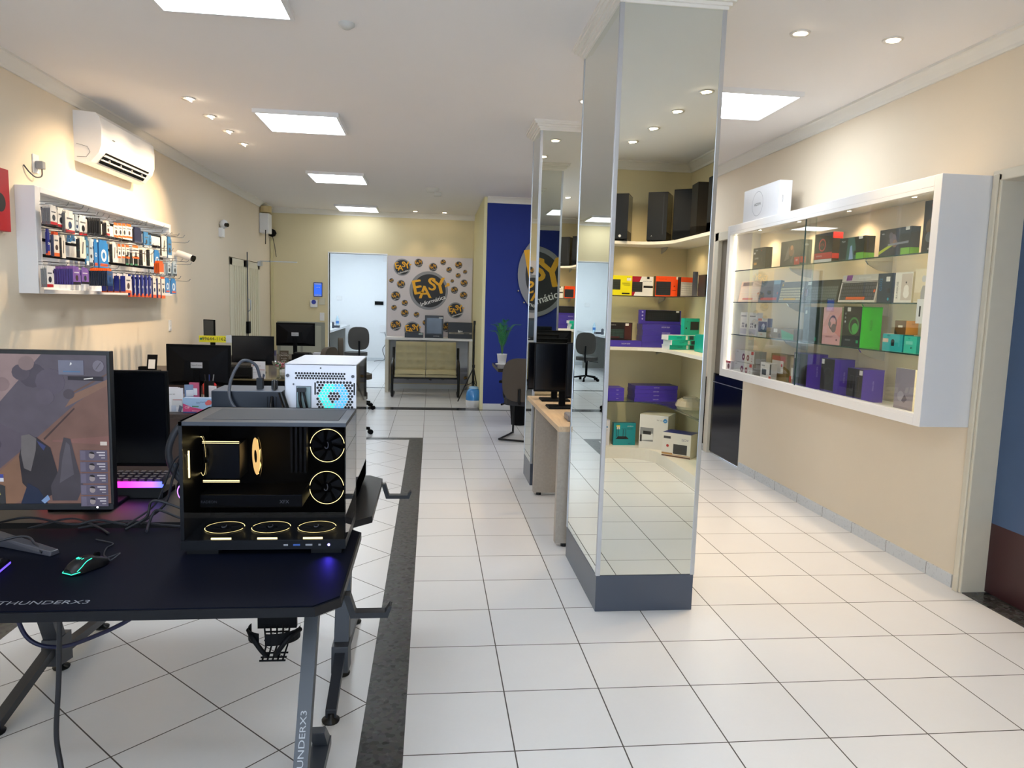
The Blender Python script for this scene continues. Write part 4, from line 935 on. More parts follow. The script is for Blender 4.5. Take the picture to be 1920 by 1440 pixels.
# third shelf (1)
for i, (y0, y1, nm) in enumerate(((6.29,6.45,'left'),(6.10,6.27,'right'))):
    cab('earbud_box','%s of the two white accessory boxes on the third cabinet shelf' % nm,'box',y0,y1,1,.205,'#dedbe0',.05,
        front=[('r',.1,.82,.8,.86,'#55525c'),('c',.3,.5,.05,'#57506a'),('c',.5,.5,.05,'#57506a'),('c',.3,.38,.05,'#57506a'),('c',.5,.38,.05,'#57506a'),('r',.05,.05,.95,.28,'#b9b4c8'),('c',.85,.42,.09,'#3a3644')], group=None)
cab('mouse_box','blue and orange mouse box on the third cabinet shelf','box',5.90,6.08,1,.16,'#dcd8d4',.045,side='#6b7396',front=[('r',.04,.26,.96,.82,'#22356f'),('c',.6,.55,.17,'#c5cbdc'),('c',.45,.5,.1,'#8c98c0'),('r',.0,.86,.4,.98,'#c95a3a'),('t','L120W',.4,.12,.12,'#d9532c')])
cab('controller_box','flat brown carton with green corner on the third cabinet shelf','box',5.40,5.87,1,.085,'#8f7a5e',.16,xf=2.84,side='#7d6b50',front=[('p',[(.6,0),(1,0),(1,.5),(.55,.9)],'#4fa97a'),('r',.28,.6,.42,.95,'#e6e0d6'),('c',.5,.3,.25,'#4a4236')])
cab('headset_box','black headset box with green mark on the third cabinet shelf','box',5.03,5.30,1,.265,'#26332e',.07,front=[('o',.4,.5,.24,.2,'#3d4a46'),('c',.3,.4,.08,'#1c2522'),('c',.55,.4,.08,'#1c2522'),('c',.7,.1,.055,'#3fa184'),('r',.08,.8,.18,.9,'#e6e6e0')])
cab('headset_box','pink headset box on the third cabinet shelf','box',4.78,5.02,1,.265,'#dba6a6',.06,side='#9aa08a',front=[('p',[(0,1),(.5,1),(0,.5)],'#e6b9b9'),('p',[(1,.2),(1,.9),(.5,.4)],'#d68a8a'),('o',.55,.58,.20,.15,'#6a5f66'),('c',.62,.44,.12,'#7a6e76'),('c',.38,.55,.07,'#8b7f86'),('t','KRAKEN KITTY',.4,.2,.05,'#6b4d4d'),('c',.82,.13,.03,'#4a3a3a')])
cab('headset_box','black headset box with bright green side on the third cabinet shelf','box',4.51,4.73,1,.272,'#23282a',.145,xf=2.84,side='#35d031',
    front=[('o',.62,.52,.22,.17,'#3c8f46'),('c',.68,.46,.13,'#47b052'),('r',.22,.88,.4,.98,'#e6e6e0'),('c',.14,.82,.03,'#8f9698'),('c',.14,.72,.03,'#8f9698'),('c',.14,.62,.03,'#c9cccd'),('r',.8,.1,.92,.17,'#2fae74'),('t','KRAKEN',.35,.16,.06,'#b9bdbe')],
    sideR=[('t','RAZER',.5,.55,.09,'#1f7a22',90),('r',.0,.97,1,1,'#1fae3b')], top='#2ab53a')
cab('webcam_box','teal webcam box on the third cabinet shelf','box',4.10,4.30,1,.105,'#2bb3b6',.07,side='#239ea2',top='#dfe8e8',front=[('c',.52,.55,.16,'#1b2226'),('r',.45,.3,.6,.55,'#1b2226'),('r',.02,.5,.3,.72,'#e9c9b8'),('t','BRIO',.3,.9,.12,'#0e5b5e')])
cab('webcam_box','small turquoise box beside the teal webcam box','box',3.97,4.09,1,.10,'#45cdb5',.055,side='#1f8f8c',front=[('t','TEXT',.4,.85,.10,'#0e6b5e'),('r',.15,.5,.7,.7,'#7fe0cd'),('c',.6,.3,.05,'#183c38')])
cab('dongle_box','small brown box with orange side stacked on the teal webcam box','box',4.08,4.19,1,.085,'#6b4a1e',.08,side='#d08a3e',dz=.1065,front=[('r',.3,.5,.7,.65,'#e6ddc8'),('p',[(0,0),(.3,0),(0,.4)],'#2b2016')],sideR=[('t','SEC',.6,.75,.16,'#7d4d18')])
# bottom (0)
cab('earphone_box','red orange box at the far end of the cabinet floor','box',6.36,6.56,0,.165,'#b33a2a',.10,side='#b8432f',xf=2.90,front=[('c',.55,.4,.2,'#5a4238'),('c',.6,.42,.1,'#e6dcd4')],dz=0)
cab('earphone_box','maroon and white box in the front left corner of the cabinet floor','box',6.47,6.58,0,.10,'#d9cfd2',.06,xf=2.80,front=[('c',.6,.5,.25,'#5c1f33'),('r',0,.8,1,1,'#b34a5a')])
for k, (dz, dy) in enumerate(((0,0),(.112,.02))):
    cab('speaker_box','white box with two red rings, %s of the stack of two on the cabinet floor' % ('upper' if k else 'lower'),'box',6.02-dy,6.42-dy,0,.108,'#e2dcdc',.11,side='#a39c98',xf=2.81,dz=dz,
        front=[('c',.45,.45,.28,'#7c1f2f'),('c',.45,.45,.1,'#e8dede'),('c',.68,.42,.25,'#8c2436'),('c',.68,.42,.09,'#e8dede'),('r',.84,.72,.96,.98,'#c92c3d'),('t','S101',.13,.82,.16,'#4a4044'),('c',.88,.4,.05,'#a8434f'),('c',.88,.2,.05,'#a8434f')])
cab('charger_box','small white box with a dark screen picture on the cabinet floor','box',5.67,5.87,0,.145,'#e6e0de',.05,side='#c9c2bd',xf=2.81,front=[('r',.15,.28,.55,.62,'#2c3138'),('r',.1,.8,.4,.85,'#6d6a68'),('r',.86,.35,1,.95,'#1f1d1f'),('r',.8,.0,1,.25,'#c4452e')])
cab('smart_lamp_box','brown box with a red and white label standing on the cabinet floor','box',5.56,5.84,0,.225,'#8a6b35',.08,side='#8a7442',xf=2.885,front=[('r',.08,.72,.9,.93,'#b5402a'),('r',.08,.3,.8,.76,'#dfd8d4'),('c',.7,.6,.06,'#c22c3a')])
cab('smart_lamp_box','narrow brown and white box left of the purple boxes on the cabinet floor','box',5.35,5.46,0,.225,'#9a8055',.06,xf=2.86,front=[('r',.2,.2,.9,.6,'#e2ddd6'),('r',.2,.7,.6,.95,'#b9a27a'),('r',.0,.08,.3,.3,'#c4452e')])
def purple(label, y0, y1, h, d, hook=False, kind=0):
    o = cab('headset_box', label, 'box', y0, y1, 0, h, '#3f2f86', d, 2.82, side='#5a3fb0', top='#4a3a98',
        front=[('r',.02,.12,.98,.99,'#1c1b24'),('o',.55,.52,.24,.19,'#35343f'),('c',.45,.42,.09,'#2a2932'),('c',.66,.42,.09,'#2a2932'),('r',.05,.84,.25,.97,'#dfdde0'),('t','RISE MODE',.6,.05,.05,'#cfc4ee')] if kind == 0 else
        [('r',.0,.12,.98,.99,'#1c1b24'),('r',.18,.3,.42,.78,'#4d4c58'),('r',.2,.32,.40,.76,'#16151c'),('r',.55,.3,.8,.78,'#4d4c58'),('r',.57,.32,.78,.76,'#16151c'),('r',.78,.82,.98,.96,'#dfdde0'),('t','RISE',.5,.05,.05,'#cfc4ee')],
        sideR=[('t','RISE MODE',.5,.5,.06,'#b9a8e8',-90)])
    return o
purple('tallest purple headset box with hanger at the middle of the cabinet floor',5.12,5.33,.265,.16)
purple('second purple headset box on the cabinet floor',4.75,4.93,.255,.15)
purple('purple box with two speakers printed, nearest of the three on the cabinet floor',4.41,4.59,.215,.15,kind=1)
cab('phone_box','pale grey lilac box leaning at the near end of the cabinet floor','box',3.93,4.11,0,.26,'#9d95a3',.02,xf=2.84,side='#e6dcc0',front=[('c',.35,.35,.12,'#b5adbb'),('p',[(.4,.25),(.55,.4),(.7,.3),(.55,.2)],'#6f6878')])
pbox('smart_ring_box','white box with a grey ring drawing standing on top of the display cabinet','box',(2.90,6.16,2.377),.68,.11,.30,-90,'#e2e4ea',front=[('o',.42,.52,.36,.34,'#b9bcc6'),('t','ARZOPA',.42,.5,.11,'#3a3c44')],sideR=[('t','ARZOPA',.3,.5,.05,'#77797f',-90)])

# ---------------------------------------------------------------- corner shelves (seen in the mirrors)
SW = M('#e9e4da', .4, var=.01)
def ell(dl, dr, x0, yend, r=.34, wy=-.54, wx=2.74):
    """L shaped outline with concave inner corner: along back wall depth dl, along right wall depth dr"""
    p = [(x0,wy),(wx,wy),(wx,yend),(wx-dr,yend)]
    cx, cy = wx-dr-r, wy+dl+r
    for k in range(0, 11):
        a = R(0-9*k); p.append((cx+r*math.cos(a), cy+r*math.sin(a)))
    p.append((x0,wy+dl))
    return p[::-1]
t = thing('corner_shelf_unit', 'curved white corner shelves along two walls seen in the mirrored pillars', 'shelf', (0,0,0))
b = MB(); b.prism(ell(.34,.37,1.30,1.84), 2.232, 2.262, SW); b.build('top_shelf', t)
b = MB(); b.prism(ell(.30,.33,1.30,1.84), 1.702, 1.712, GLASSG); b.build('glass_shelf', t)
b = MB(); b.prism(ell(.34,.37,1.30,1.84), 1.145, 1.178, SW); b.build('middle_shelf', t)
b = MB(); b.prism(ell(.34,.37,1.30,1.84), .598, .608, GLASSG); b.build('glass_shelf', t)
b = MB(); b.prism(ell(.34,.40,1.30,1.84), 0, .12, SW); b.build('plinth', t)
for zz, m_ in ((1.712,BLACK),(.608,M('#25332f', .3))):
    q = ell(.301,.331,1.30,1.84); pts = [(x,y,zz-.005) for x, y in q[:13]]
    b = MB(); b.tube(pts, .005, m_, 6); b.build('shelf_edge', t)
for x in (1.6, 2.45):
    for z in (2.232, 1.702, 1.145, .598):
        b = MB(); b.prism([(-.54,z),(-.34,z),(-.38,z-.03),(-.54,z-.06)], x-.006, x+.006, ALU, axis='x'); b.build('shelf_bracket', t)
for (x, y) in ((1.55,-.38),(2.1,-.38),(2.58,-.1),(2.58,.7)):  # added lights without fixtures, for the warm glow around the corner shelves
    L = bpy.data.lights.new('added_shelf_glow', 'SPOT'); L.energy = 4; L.color = (1,.72,.42); L.spot_size = R(150); L.spot_blend = .9; L.shadow_soft_size = .03
    o = bpy.data.objects.new('added_shelf_glow', L); SC.collection.objects.link(o); o.parent = t; o.location = (x, y, 2.225)
def tower(name, label, loc, w, d, h, rz, front=(), gs=-1, col='#0b0e14'):
    t = thing(name, label, 'computer case', loc, rz)
    b = MB(); x, y = w/2, d/2; C_ = M(col, .45, spec=.25); C2 = M('#0a0b0d', .4)
    b.box((-gs*x,-y+.004,.015), (-gs*(x-.004),y,h), C_); b.box((-x,-y+.004,h-.006), (x,y,h), C_); b.box((-x,-y+.004,.015), (x,y,.10), C_); b.box((-x,y-.004,.015), (x,y,h), C_)
    b.box((-gs*(x-.004),-y+.05,.10), (-gs*(x-.03),y-.01,h-.02), C2); b.box((-gs*(x-.03),-y+.06,.16), (gs*(x-.05),-y+.2,.2), M('#2c2f36', .4)); b.build('body', t)
    b = MB(); b.box((-x,-y,.02), (x,-y+.006,h), M(col, .3)); 
    for it in front:
        if it[0] == 'r': b.box((-x+it[1]*w,-y-.001,it[2]*h), (-x+it[3]*w,-y,it[4]*h), M(it[5], .35))
        if it[0] == 'c': b.disc((-x+it[1]*w,-y-.0015,it[2]*h), it[3]*w, M(it[4], .4), (1,0,0), (0,0,1), 20)
        if it[0] == 't': b.text(it[1], (-x+it[2]*w,-y-.002,it[3]*h), it[4]*w, M(it[5], .5))
    b.build('front_panel', t, .002)
    b = MB(); b.box((gs*(x-.004),-y+.006,.10), (gs*x,y-.004,h-.006), GLASSD); b.build('glass_side', t)
    for s1 in (-1, 1):
        b = MB(); b.box((s1*x*.8-.015,-y+.02,0), (s1*x*.8+.015,y-.02,.016), BLACK); b.build('foot', t)
    return t
# rz=180: front faces +y (towards the mirrors)
tower('computer_case','black computer case with glass side, leftmost on the top corner shelf',(1.93,-.33,2.263),.19,.30,.47,203,[('c',.4,.1,.07,'#d8d8d8'),('r',.72,.55,.78,.82,'#2d3540')])
tower('computer_case','tall plain black computer case, second on the top corner shelf',(2.34,-.31,2.263),.20,.30,.50,208,[('r',.18,.15,.22,.95,'#2a2f38'),('t','A',.75,.12,.1,'#c8c8c8')])
tower('computer_case','black computer case in the corner of the top shelf',(2.54,.03,2.263),.18,.28,.50,130)
tower('computer_case','dark grey slatted computer case on the right wing of the top corner shelf',(2.58,.42,2.263),.21,.28,.50,95,[('r',.1,.05,.9,.5,'#25282c')], col='#2a2826')
tower('computer_case','dark computer case at the far end of the top corner shelf wing',(2.58,.85,2.263),.21,.28,.50,90,[('r',.3,.1,.4,.9,'#17181a')], col='#1b1a19')
# keyboards on the upper glass shelf (mirrored view reads them from the +y side)
ML = [('t','GAMING',.72,.78,.08,'#222')]
pbox('keyboard_box','bright yellow keyboard box on the upper glass corner shelf','box',(1.925,-.32,1.7125),.30,.05,.205,180,'#f2e512',side='#1a1a1a',front=[('k',.42,.28,.98,.8,6,13,'#1e221e','#3a4038','#3a4038'),('r',.08,.06,.36,.13,'#1b1b1b'),('t','GK 10',.14,.9,.06,'#222222'),('r',.05,.74,.2,.88,'#efe9e0'),('r',.08,.62,.36,.64,'#8a8320'),('r',.08,.56,.36,.58,'#8a8320'),('r',.08,.5,.3,.52,'#8a8320')])
pbox('keyboard_box','white and red keyboard box on the upper glass corner shelf','box',(2.185,-.32,1.7125),.225,.05,.20,180,'#e6e4e6',side='#a8122a',front=[('p',[(.55,1),(1,1),(1,0),(.9,0)],'#a8142c'),('k',.5,.2,.99,.72,5,11,'#191919','#333333','#333333'),('t','BALI ATTACK',.28,.75,.075,'#1c4f6e'),('r',.0,.42,.45,.53,'#1a1a1a'),('r',.18,.88,.3,1,'#1a1a1a')])
pbox('keyboard_box','orange keyboard box on the upper glass corner shelf','box',(2.445,-.32,1.7125),.245,.07,.21,180,'#ea4c12',side='#161616',front=[('k',.33,.06,.98,.74,6,12,'#15171b','#262a33','#262a33'),('r',.0,.86,.1,1,'#e8e0d8'),('t','BALTHAZAR',.7,.86,.07,'#a02c08'),('r',.1,.3,.25,.33,'#8a2808'),('c',.17,.52,.04,'#7a2407')])
pbox('keyboard_box','grey and orange keyboard box in the corner of the upper glass shelf','box',(2.63,-.25,1.7125),.16,.05,.205,158,'#b9b5bd',side='#222222',front=[('r',0,.75,1,1,'#dd4a17'),('k',.05,.1,.95,.65,5,8,'#a5a3ad','#d5d3da','#d5d3da')])
pbox('mouse_box','tall white mouse box with a colourful mouse at the corner of the upper glass shelf','box',(2.64,.02,1.7125),.13,.05,.25,115,'#ece8ec',side='#4a464a',front=[('c',.5,.35,.14,'#4a2440'),('c',.5,.44,.12,'#3a2a3a'),('c',.5,.42,.05,'#8fd040'),('t','NEON',.6,.85,.06,'#8a8690')])
for k, (dx, y, nm) in enumerate(((0,.32,'first'),(0,.62,'second'),(0,.95,'third'))):
    pbox('mouse_box','dark mouse box on the right wing of the upper glass shelf, %s from the corner' % nm,'box',(2.62,y,1.7125),.18,.06,.21,90,['#26262c','#b3292a','#2d3a5a'][k],front=[('c',.5,.5,.2,'#8a8d95'),('r',.1,.8,.9,.9,'#dddddd')])
# middle shelf
pbox('keyboard_box','black keyboard box with red and green key lights on the middle corner shelf','box',(1.95,-.33,1.2445),.30,.05,.185,180,'#1c1416',side='#2a1414',front=[('k',.3,.12,.97,.62,6,14,'#141016','#39504a','#5a2a2a'),('r',.03,.05,.27,.95,'#4a1e1c'),('r',.13,.82,.25,.95,'#e6dcd8'),('t','KEYBOARD',.7,.85,.07,'#c9c4c0')])
for k in range(1): pbox('keyboard_box','long purple keyboard box lying under the black keyboard box','box',(2.02,-.315,1.1795),.42,.15,.063,180,'#4a3aa8',front=[('t','RISE MODE',.5,.5,.3,'#cfc8f2')])
LV = ['lowest','second','third','topmost']
for k in range(4):
    pbox('keyboard_box','purple keyboard box, %s of the stack on the middle corner shelf' % LV[k],'box',(2.42-.006*(k % 2),-.33,1.1795+.0606*k),.455,.20,.060,180,'#4436a0',side='#332a78',front=[('t','RISE MODE',.45,.5,.3,'#cfc8f2')],sideL=[('t','RISE',.5,.5,.3,'#b5acdf')])
pbox('keyboard_box','purple and black long keyboard box standing on the purple stack','box',(2.40,-.34,1.4225),.45,.05,.145,180,'#4636a2',front=[('r',.02,.2,.86,.99,'#13131a'),('k',.1,.3,.8,.8,4,16,'#13131a','#20222c','#20222c'),('c',.93,.85,.06,'#b9b0e8'),('c',.93,.6,.06,'#b9b0e8'),('c',.93,.35,.06,'#b9b0e8'),('r',.05,.86,.12,.98,'#e0dce4')])
for k in range(3):
    pbox('combo_box','turquoise keyboard and mouse box, %s of the stack in the shelf corner' % (['lowest','middle','topmost'][k]),'box',(2.56-.02*(k == 2),-.02+.02*k,1.1795+.0486*k),.40,.15,.048,[168,163,172][k],'#14b8a6',side='#e4e8e8',front=[('r',.3,.1,.42,.9,'#17303a'),('r',.46,.1,.52,.9,'#e8ecec'),('t','MK220',.7,.5,.4,'#0b6f66'),('t','logi',.15,.5,.4,'#0b6f66')])
pbox('combo_box','turquoise box with a dark keyboard picture standing in the shelf corner','box',(2.64,-.06,1.326),.20,.05,.17,160,'#14ad9c',front=[('r',.05,.3,.6,.8,'#22222c'),('c',.86,.4,.06,'#17303a'),('t','logi',.8,.8,.08,'#0b6f66')])
for k, (y, c) in enumerate(((.42,'#14a89a'),(.75,'#4436a0'),(1.1,'#1b1c20'))):
    pbox('keyboard_box','keyboard box on the right wing of the middle corner shelf, %s from the corner' % ORD[k],'box',(2.60,y,1.1795),.28,.06,.17,90,c,front=[('k',.1,.1,.9,.7,5,12,'#16181c','#3a3d44','#3a3d44')])
# lower glass shelf
for k in range(3): pbox('laptop_stand_box','flat purple box, %s of the left stack on the lower glass corner shelf' % (['lowest','middle','topmost'][k]),'box',(1.85,-.36,.6085+.0446*k),.36,.22,.044,180,'#4c38b4',front=[('t','RISE',.2,.5,.3,'#cfc8f2')])
for k in range(4): pbox('laptop_stand_box','flat purple box, %s of the right stack on the lower glass corner shelf' % LV[k],'box',(2.36+.004*(k % 2),-.34,.6085+.0416*k),.47,.24,.041,177,'#4c38b4',side='#332a78',front=[('t','RISE MODE',.5,.5,.3,'#cfc8f2')],sideL=[('t','RISE',.5,.5,.3,'#9d92d8')])
b = MB()
rr = random.Random(3)
for k in range(9):
    b.add([(rr.uniform(-.13,.13),rr.uniform(-.12,.12),.006+.013*k) for _ in range(3)] + [(rr.uniform(-.15,.15),rr.uniform(-.14,.14),.008+.013*k)], [(0,1,2),(1,2,3),(0,2,3)], BLISTER)
b.lathe([(.13,0),(.15,.03),(.13,.08),(.06,.12),(0,.12)], (0,0,0), M('#b3a992', .2, coat=.5), 14, smooth=False)
o = b.build('plastic_bag'); o.location = (2.56, .28, .609); tag(o, 'crumpled clear plastic bag on the lower glass corner shelf', 'bag')
# on the plinth
pbox('router_box','tall white router box on the plinth at the left','box',(1.80,-.35,.1205),.21,.10,.27,180,'#dcd8e0',front=[('r',.1,.7,.5,.76,'#5a8ac0'),('t','intelbras',.3,.88,.06,'#77737c'),('r',.1,.6,.5,.62,'#9d99a2')])
pbox('small_box','small dark box in front of the white router box','box',(1.74,-.22,.1205),.10,.05,.11,180,'#26282c',front=[('r',.1,.6,.9,.8,'#6b6e74')])
rf = [('r',.72,.72,.88,.9,'#e8e4d0'),('r',.72,.84,.88,.9,'#e6d04a'),('t','intelbras',.25,.86,.08,'#e8f2f2'),('t','Roteador sem fio',.4,.74,.07,'#0d3840'),('p',[(.3,.28),(.9,.28),(.8,.4),(.42,.4)],'#1e2226'),('r',.78,.4,.80,.8,'#1e2226'),('r',.86,.38,.88,.82,'#1e2226'),('r',.44,.4,.46,.72,'#1e2226'),('r',.56,.4,.58,.72,'#1e2226'),('t','1200',.25,.08,.08,'#1a2c7a')]
pbox('router_box','turquoise router box with a black four antenna router','box',(2.07,-.34,.1205),.24,.07,.24,180,'#1795a0',side='#127680',front=rf)
pbox('printer_box','large white printer box hanging over the plinth edge','box',(2.40,-.22,.1205),.30,.30,.36,213,'#e2e0dc',side='#cfccc6',top='#e8dfcc',
     front=[('r',.5,.22,.97,.62,'#8f9092'),('p',[(.5,.28),(.9,.24),(.9,.42),(.52,.46)],'#e0e0e0'),('r',.58,.42,.86,.52,'#2c2c2e'),('r',.9,.2,.97,.4,'#3a3a3c'),('c',.1,.86,.06,'#3d8fd0'),('t','hp',.1,.86,.06,'#e8f2fa'),('t','Laser 107',.28,.86,.05,'#333')],
     sideL=[('r',.02,.1,.14,.22,'#e8d81a')])
pbox('camera_box','white and navy box with a dark printer picture beside the large printer box','box',(2.50,.22,.1205),.30,.20,.24,222,'#e0dcd6',side='#dcd4c8',top='#25307a',
     front=[('r',.12,.14,.6,.55,'#3e3e40'),('t','VC52',.2,.75,.13,'#25307a'),('r',.62,.1,1,.16,'#b58a5a'),('r',0,.0,1,.06,'#6b4a3a'),('r',0,.08,1,.11,'#c9a06a'),('r',.7,.75,.95,.85,'#4a4a50'),('c',.8,.45,.06,'#b03a3a')])

# ================================================================ LEFT COUNTERS
t = thing('reception_desk', 'dark brown reception desk behind the gaming desks', 'desk', (-1.95, 5.85, 0))
b = MB(); b.box((-.70,-.60,.72), (1.10,.50,.75), DWOOD); b.build('desktop', t, .002)
b = MB(); b.box((-.68,-.585,.0), (1.08,-.56,.72), BROWN); b.build('front_panel', t)
b = MB(); b.box((-.70,-.58,0), (-.67,.48,.72), DWOOD); b.build('side_panel', t)
b = MB(); b.box((1.07,-.58,0), (1.10,.48,.72), DWOOD); b.build('side_panel', t)
t = thing('wall_counter', 'brown wall counter with a card stand under the wall rack', 'counter', (-2.48, 7.25, 0))
b = MB(); b.box((-.33,-.42,.83), (.30,.42,.86), DWOOD); b.build('countertop', t, .002)
b = MB(); b.box((-.33,-.40,0), (.28,.40,.83), BROWN); b.build('body', t)
t = thing('sales_desk', 'dark desk with olive glass top behind the reception desk', 'desk', (-1.72, 8.3, 0))
b = MB(); b.box((-.42,-.75,.735), (.46,.80,.75), M('#6a624c', .12)); b.build('desktop', t, .002)
b = MB(); b.box((-.40,-.73,0), (.45,-.70,.735), BLACKM); b.build('front_panel', t)
b = MB(); b.box((.42,-.70,0), (.45,.78,.735), DWOOD); b.build('side_panel', t)
t = thing('sales_desk', 'dark desk at the back carrying the farthest monitor', 'desk', (-1.85, 10.0, 0))
b = MB(); b.box((-.45,-.75,.735), (.45,.75,.765), DWOOD); b.build('desktop', t, .002)
b = MB(); b.box((-.43,-.73,0), (.43,-.70,.735), BROWN); b.build('front_panel', t)
b = MB(); b.box((-.43,.68,0), (.43,.71,.735), BROWN); b.build('back_panel', t)
monitor('large black monitor seen from behind on the reception desk', (-1.83, 5.93, .751), 176, .50, .325, .125, sticker=True)
monitor('black monitor with a blank screen behind the reception desk', (-1.93, 8.1, .751), 3, .44, .31, .10)
monitor('farthest black monitor seen from behind, in front of the grey low panel', (-1.76, 9.65, .766), 181, .49, .30, .195, sticker=True)
monitor('small narrow grey monitor on the left wall side by the ribbed door', (-2.62, 8.9, .86), -30, .17, .22, .22, front=M('#3d4347', .2))
o = MB().box((-.2,-.35,0), (.2,.3,.86), BROWN).build('storage_cabinet', bevel=.003); o.location = (-2.6, 8.9, 0); tag(o, 'low brown cabinet against the left wall under the small monitor', 'cabinet')
t = thing('phone_number_sign', 'yellow sign with a phone number above the large black monitor', 'sign', (-1.80, 6.22, .751))
b = MB(); b.box((-.115,-.004,.452), (.10,.004,.507), M('#efe21a', .4)); b.text('99644-1162', (.005,-.006,.480), .040, INK); b.disc((-.098,-.006,.480), .010, M('#1a6b4a', .4), n=16); b.build('sign_plate', t)
b = MB(); b.box((.10,-.003,.452), (.145,.003,.515), M('#d8d8da', .4)); b.build('side_plate', t)
b = MB(); b.box((-.06,.0,0), (.06,.06,.008), BLACKM); b.box((-.012,.004,0), (.012,.012,.46), BLACKM); b.build('stand', t)
t = thing('card_stand', 'small black tilted payment card stand on the wall counter', 'sign stand', (-2.60, 7.05, .861))
b = MB(); b.add([(-.045,-.02,.0),(.045,-.02,.0),(.045,.02,.16),(-.045,.02,.16),(-.045,-.012,.0),(.045,-.012,.0),(.045,.028,.16),(-.045,.028,.16)], [(0,1,2,3),(7,6,5,4),(0,4,5,1),(1,5,6,2),(2,6,7,3),(3,7,4,0)], BLACKM)
b.quad([(-.03,-.0165,.03),(.03,-.0165,.03),(.03,.006,.115),(-.03,.006,.115)], M('#d8d8d8', .5)); b.build('plate', t)
b = MB(); b.box((-.06,-.03,0), (.05,.09,.012), BLACKM); b.box((-.11,-.04,.0), (-.04,.03,.05), BLACKM); b.build('base', t, .004)
o = MB().box((-.06,-.04,0), (.06,.04,.008), M('#d9531e', .5)).box((-.02,-.02,.008), (.06,.03,.014), M('#e8e0d8', .6)).build('card_pile'); o.location = (-2.38, 6.95, .861); tag(o, 'orange and white cards lying on the wall counter', 'cards')
# licence card boxes
MS = [('r',.08,.70,.16,.79,'#d0603c'),('r',.08,.70,.12,.745,'#5a8a4a'),('r',.12,.70,.16,.745,'#c9a63a'),('t','Microsoft 365',.42,.745,.075,'#555960'),('t','Personal',.24,.52,.06,'#6a6e76'),('r',.08,.38,.42,.39,'#a4a8b2'),('r',.08,.34,.38,.35,'#a4a8b2'),('r',.08,.25,.42,.26,'#a4a8b2'),('r',.5,.22,.98,.55,'#cdd0d8'),('r',.56,.5,.98,.53,'#a85a5a'),('r',.48,.03,.7,.28,'#b8c4da'),('p',[(.78,.02),(.92,.0),(1,.22),(.85,.3)],'#57617a')]
for k, (x, y, nm) in enumerate(((-1.845,5.36,'in front'),(-1.875,5.385,'in the middle'),(-1.897,5.41,'at the back'))):
    pbox('software_card_box','white software card box on the reception desk, the one %s' % nm,'box',(x,y,.751),.15,.018,.172,2,'#dfe1ea',side='#c9cbe0',front=MS)
pbox('software_card_box','white software card box standing alone on the sales desk','box',(-1.765,7.62,.751),.135,.018,.175,0,'#dadce6',front=MS)
pbox('flyer_box','light blue and pink leaflet box on the reception desk','box',(-1.655,5.36,.751),.215,.06,.105,-4,'#9fc2ea',side='#86aee0',top='#b8cff0',
     front=[('p',[(0,.0),(0,.62),(.28,.38),(.7,.22),(.7,0)],'#d24b86'),('t','CSP',.14,.34,.2,'#f4e4ee'),('t','Easy Power',.6,.72,.14,'#3c3f8a',8),('c',.86,.72,.18,'#d8686c'),('c',.8,.66,.14,'#d8686c'),('r',.3,.4,.52,.46,'#3f8a60'),('r',.3,.1,.55,.14,'#f0c8d8'),('r',0,0,.45,.05,'#3a74c0')])
for k, (x, y, rz, c, h) in enumerate(((-1.745,5.40,25,'#7f97bb',.19),(-1.715,5.41,-10,'#c05a80',.205),(-1.59,5.42,-35,'#e2dfe6',.18))):
    pbox('blister_card','leaflet or card pack standing in the leaflet box, %s from the left' % ORD[k],'card pack',(x,y+.03,.751),.07,.012,h,rz,c,front=[('r',.15,.55,.85,.8,'#dfe4ee'),('r',.2,.2,.8,.45,'#d2703a' if k == 2 else '#c04a5a')])
t = thing('canned_goods', 'round jar with red lid behind the leaflet box', 'jar', (-1.70, 5.75, .751))
b = MB(); b.lathe([(.042,0),(.046,.02),(.046,.075),(.042,.08),(0,.08)], (0,0,0), M('#e3d6da', .3)); b.build('body', t)
b = MB(); b.lathe([(.048,.08),(.050,.09),(.050,.155),(.042,.165),(0,.165)], (0,0,0), M('#c91f22', .3)); b.build('lid', t)
t = thing('pen_cup', 'black tall cup with pens in front of the large black monitor', 'cup', (-1.665, 5.62, .751))
b = MB(); b.lathe([(.034,0),(.036,.20),(.032,.20),(.030,.01),(0,.01)], (0,0,0), BLACKM); b.build('cup', t)
for k in range(3):
    b = MB(); b.tube([(.01*k-.01,0,.05),(.03*k-.03,.01*k,.245)], .004, [INK, M('#24347a', .4), M('#888', .4)][k] if k != 2 else M('#8a8a8a', .4)); b.build('pen', t)
t = thing('backpack', 'black bag lying on the floor side of the reception desk at the left', 'bag', (-2.28, 5.50, .751))
b = MB(); b.lathe([(.14,0),(.15,.05),(.12,.12),(.05,.16),(0,.165)], (0,0,0), M('#0c0c0e', .8), 12); b.build('body', t)
t = thing('candy_bowl', 'glass pedestal bowl of pink and green sweets on the sales desk', 'bowl', (-1.56, 7.68, .751))
b = MB(); b.lathe([(.05,0),(.045,.01),(.014,.03),(.014,.08),(.03,.09),(.065,.12),(.085,.175),(.082,.175),(.06,.122),(.025,.096),(0,.094)], (0,0,0), glass_mat('bowl_glass', (.9,.95,.93)), 24); b.build('bowl', t)
b = MB()
for k in range(70):
    a = random.random()*6.28; r_ = .065*math.sqrt(random.random()); z = .115+.05*random.random(); r_ *= min(1, .5+(z-.1)*6)
    c = Vector((r_*math.cos(a), r_*math.sin(a), z)); s = .009
    b.lathe([(0,-s),(s,0),(0,s)], c, M(['#d2456a','#2f7a4a','#c9c0c6','#d86a8a','#3c8a5a'][k % 5], .3), 6)
o = b.build('sweets', t); o['kind'] = 'stuff'
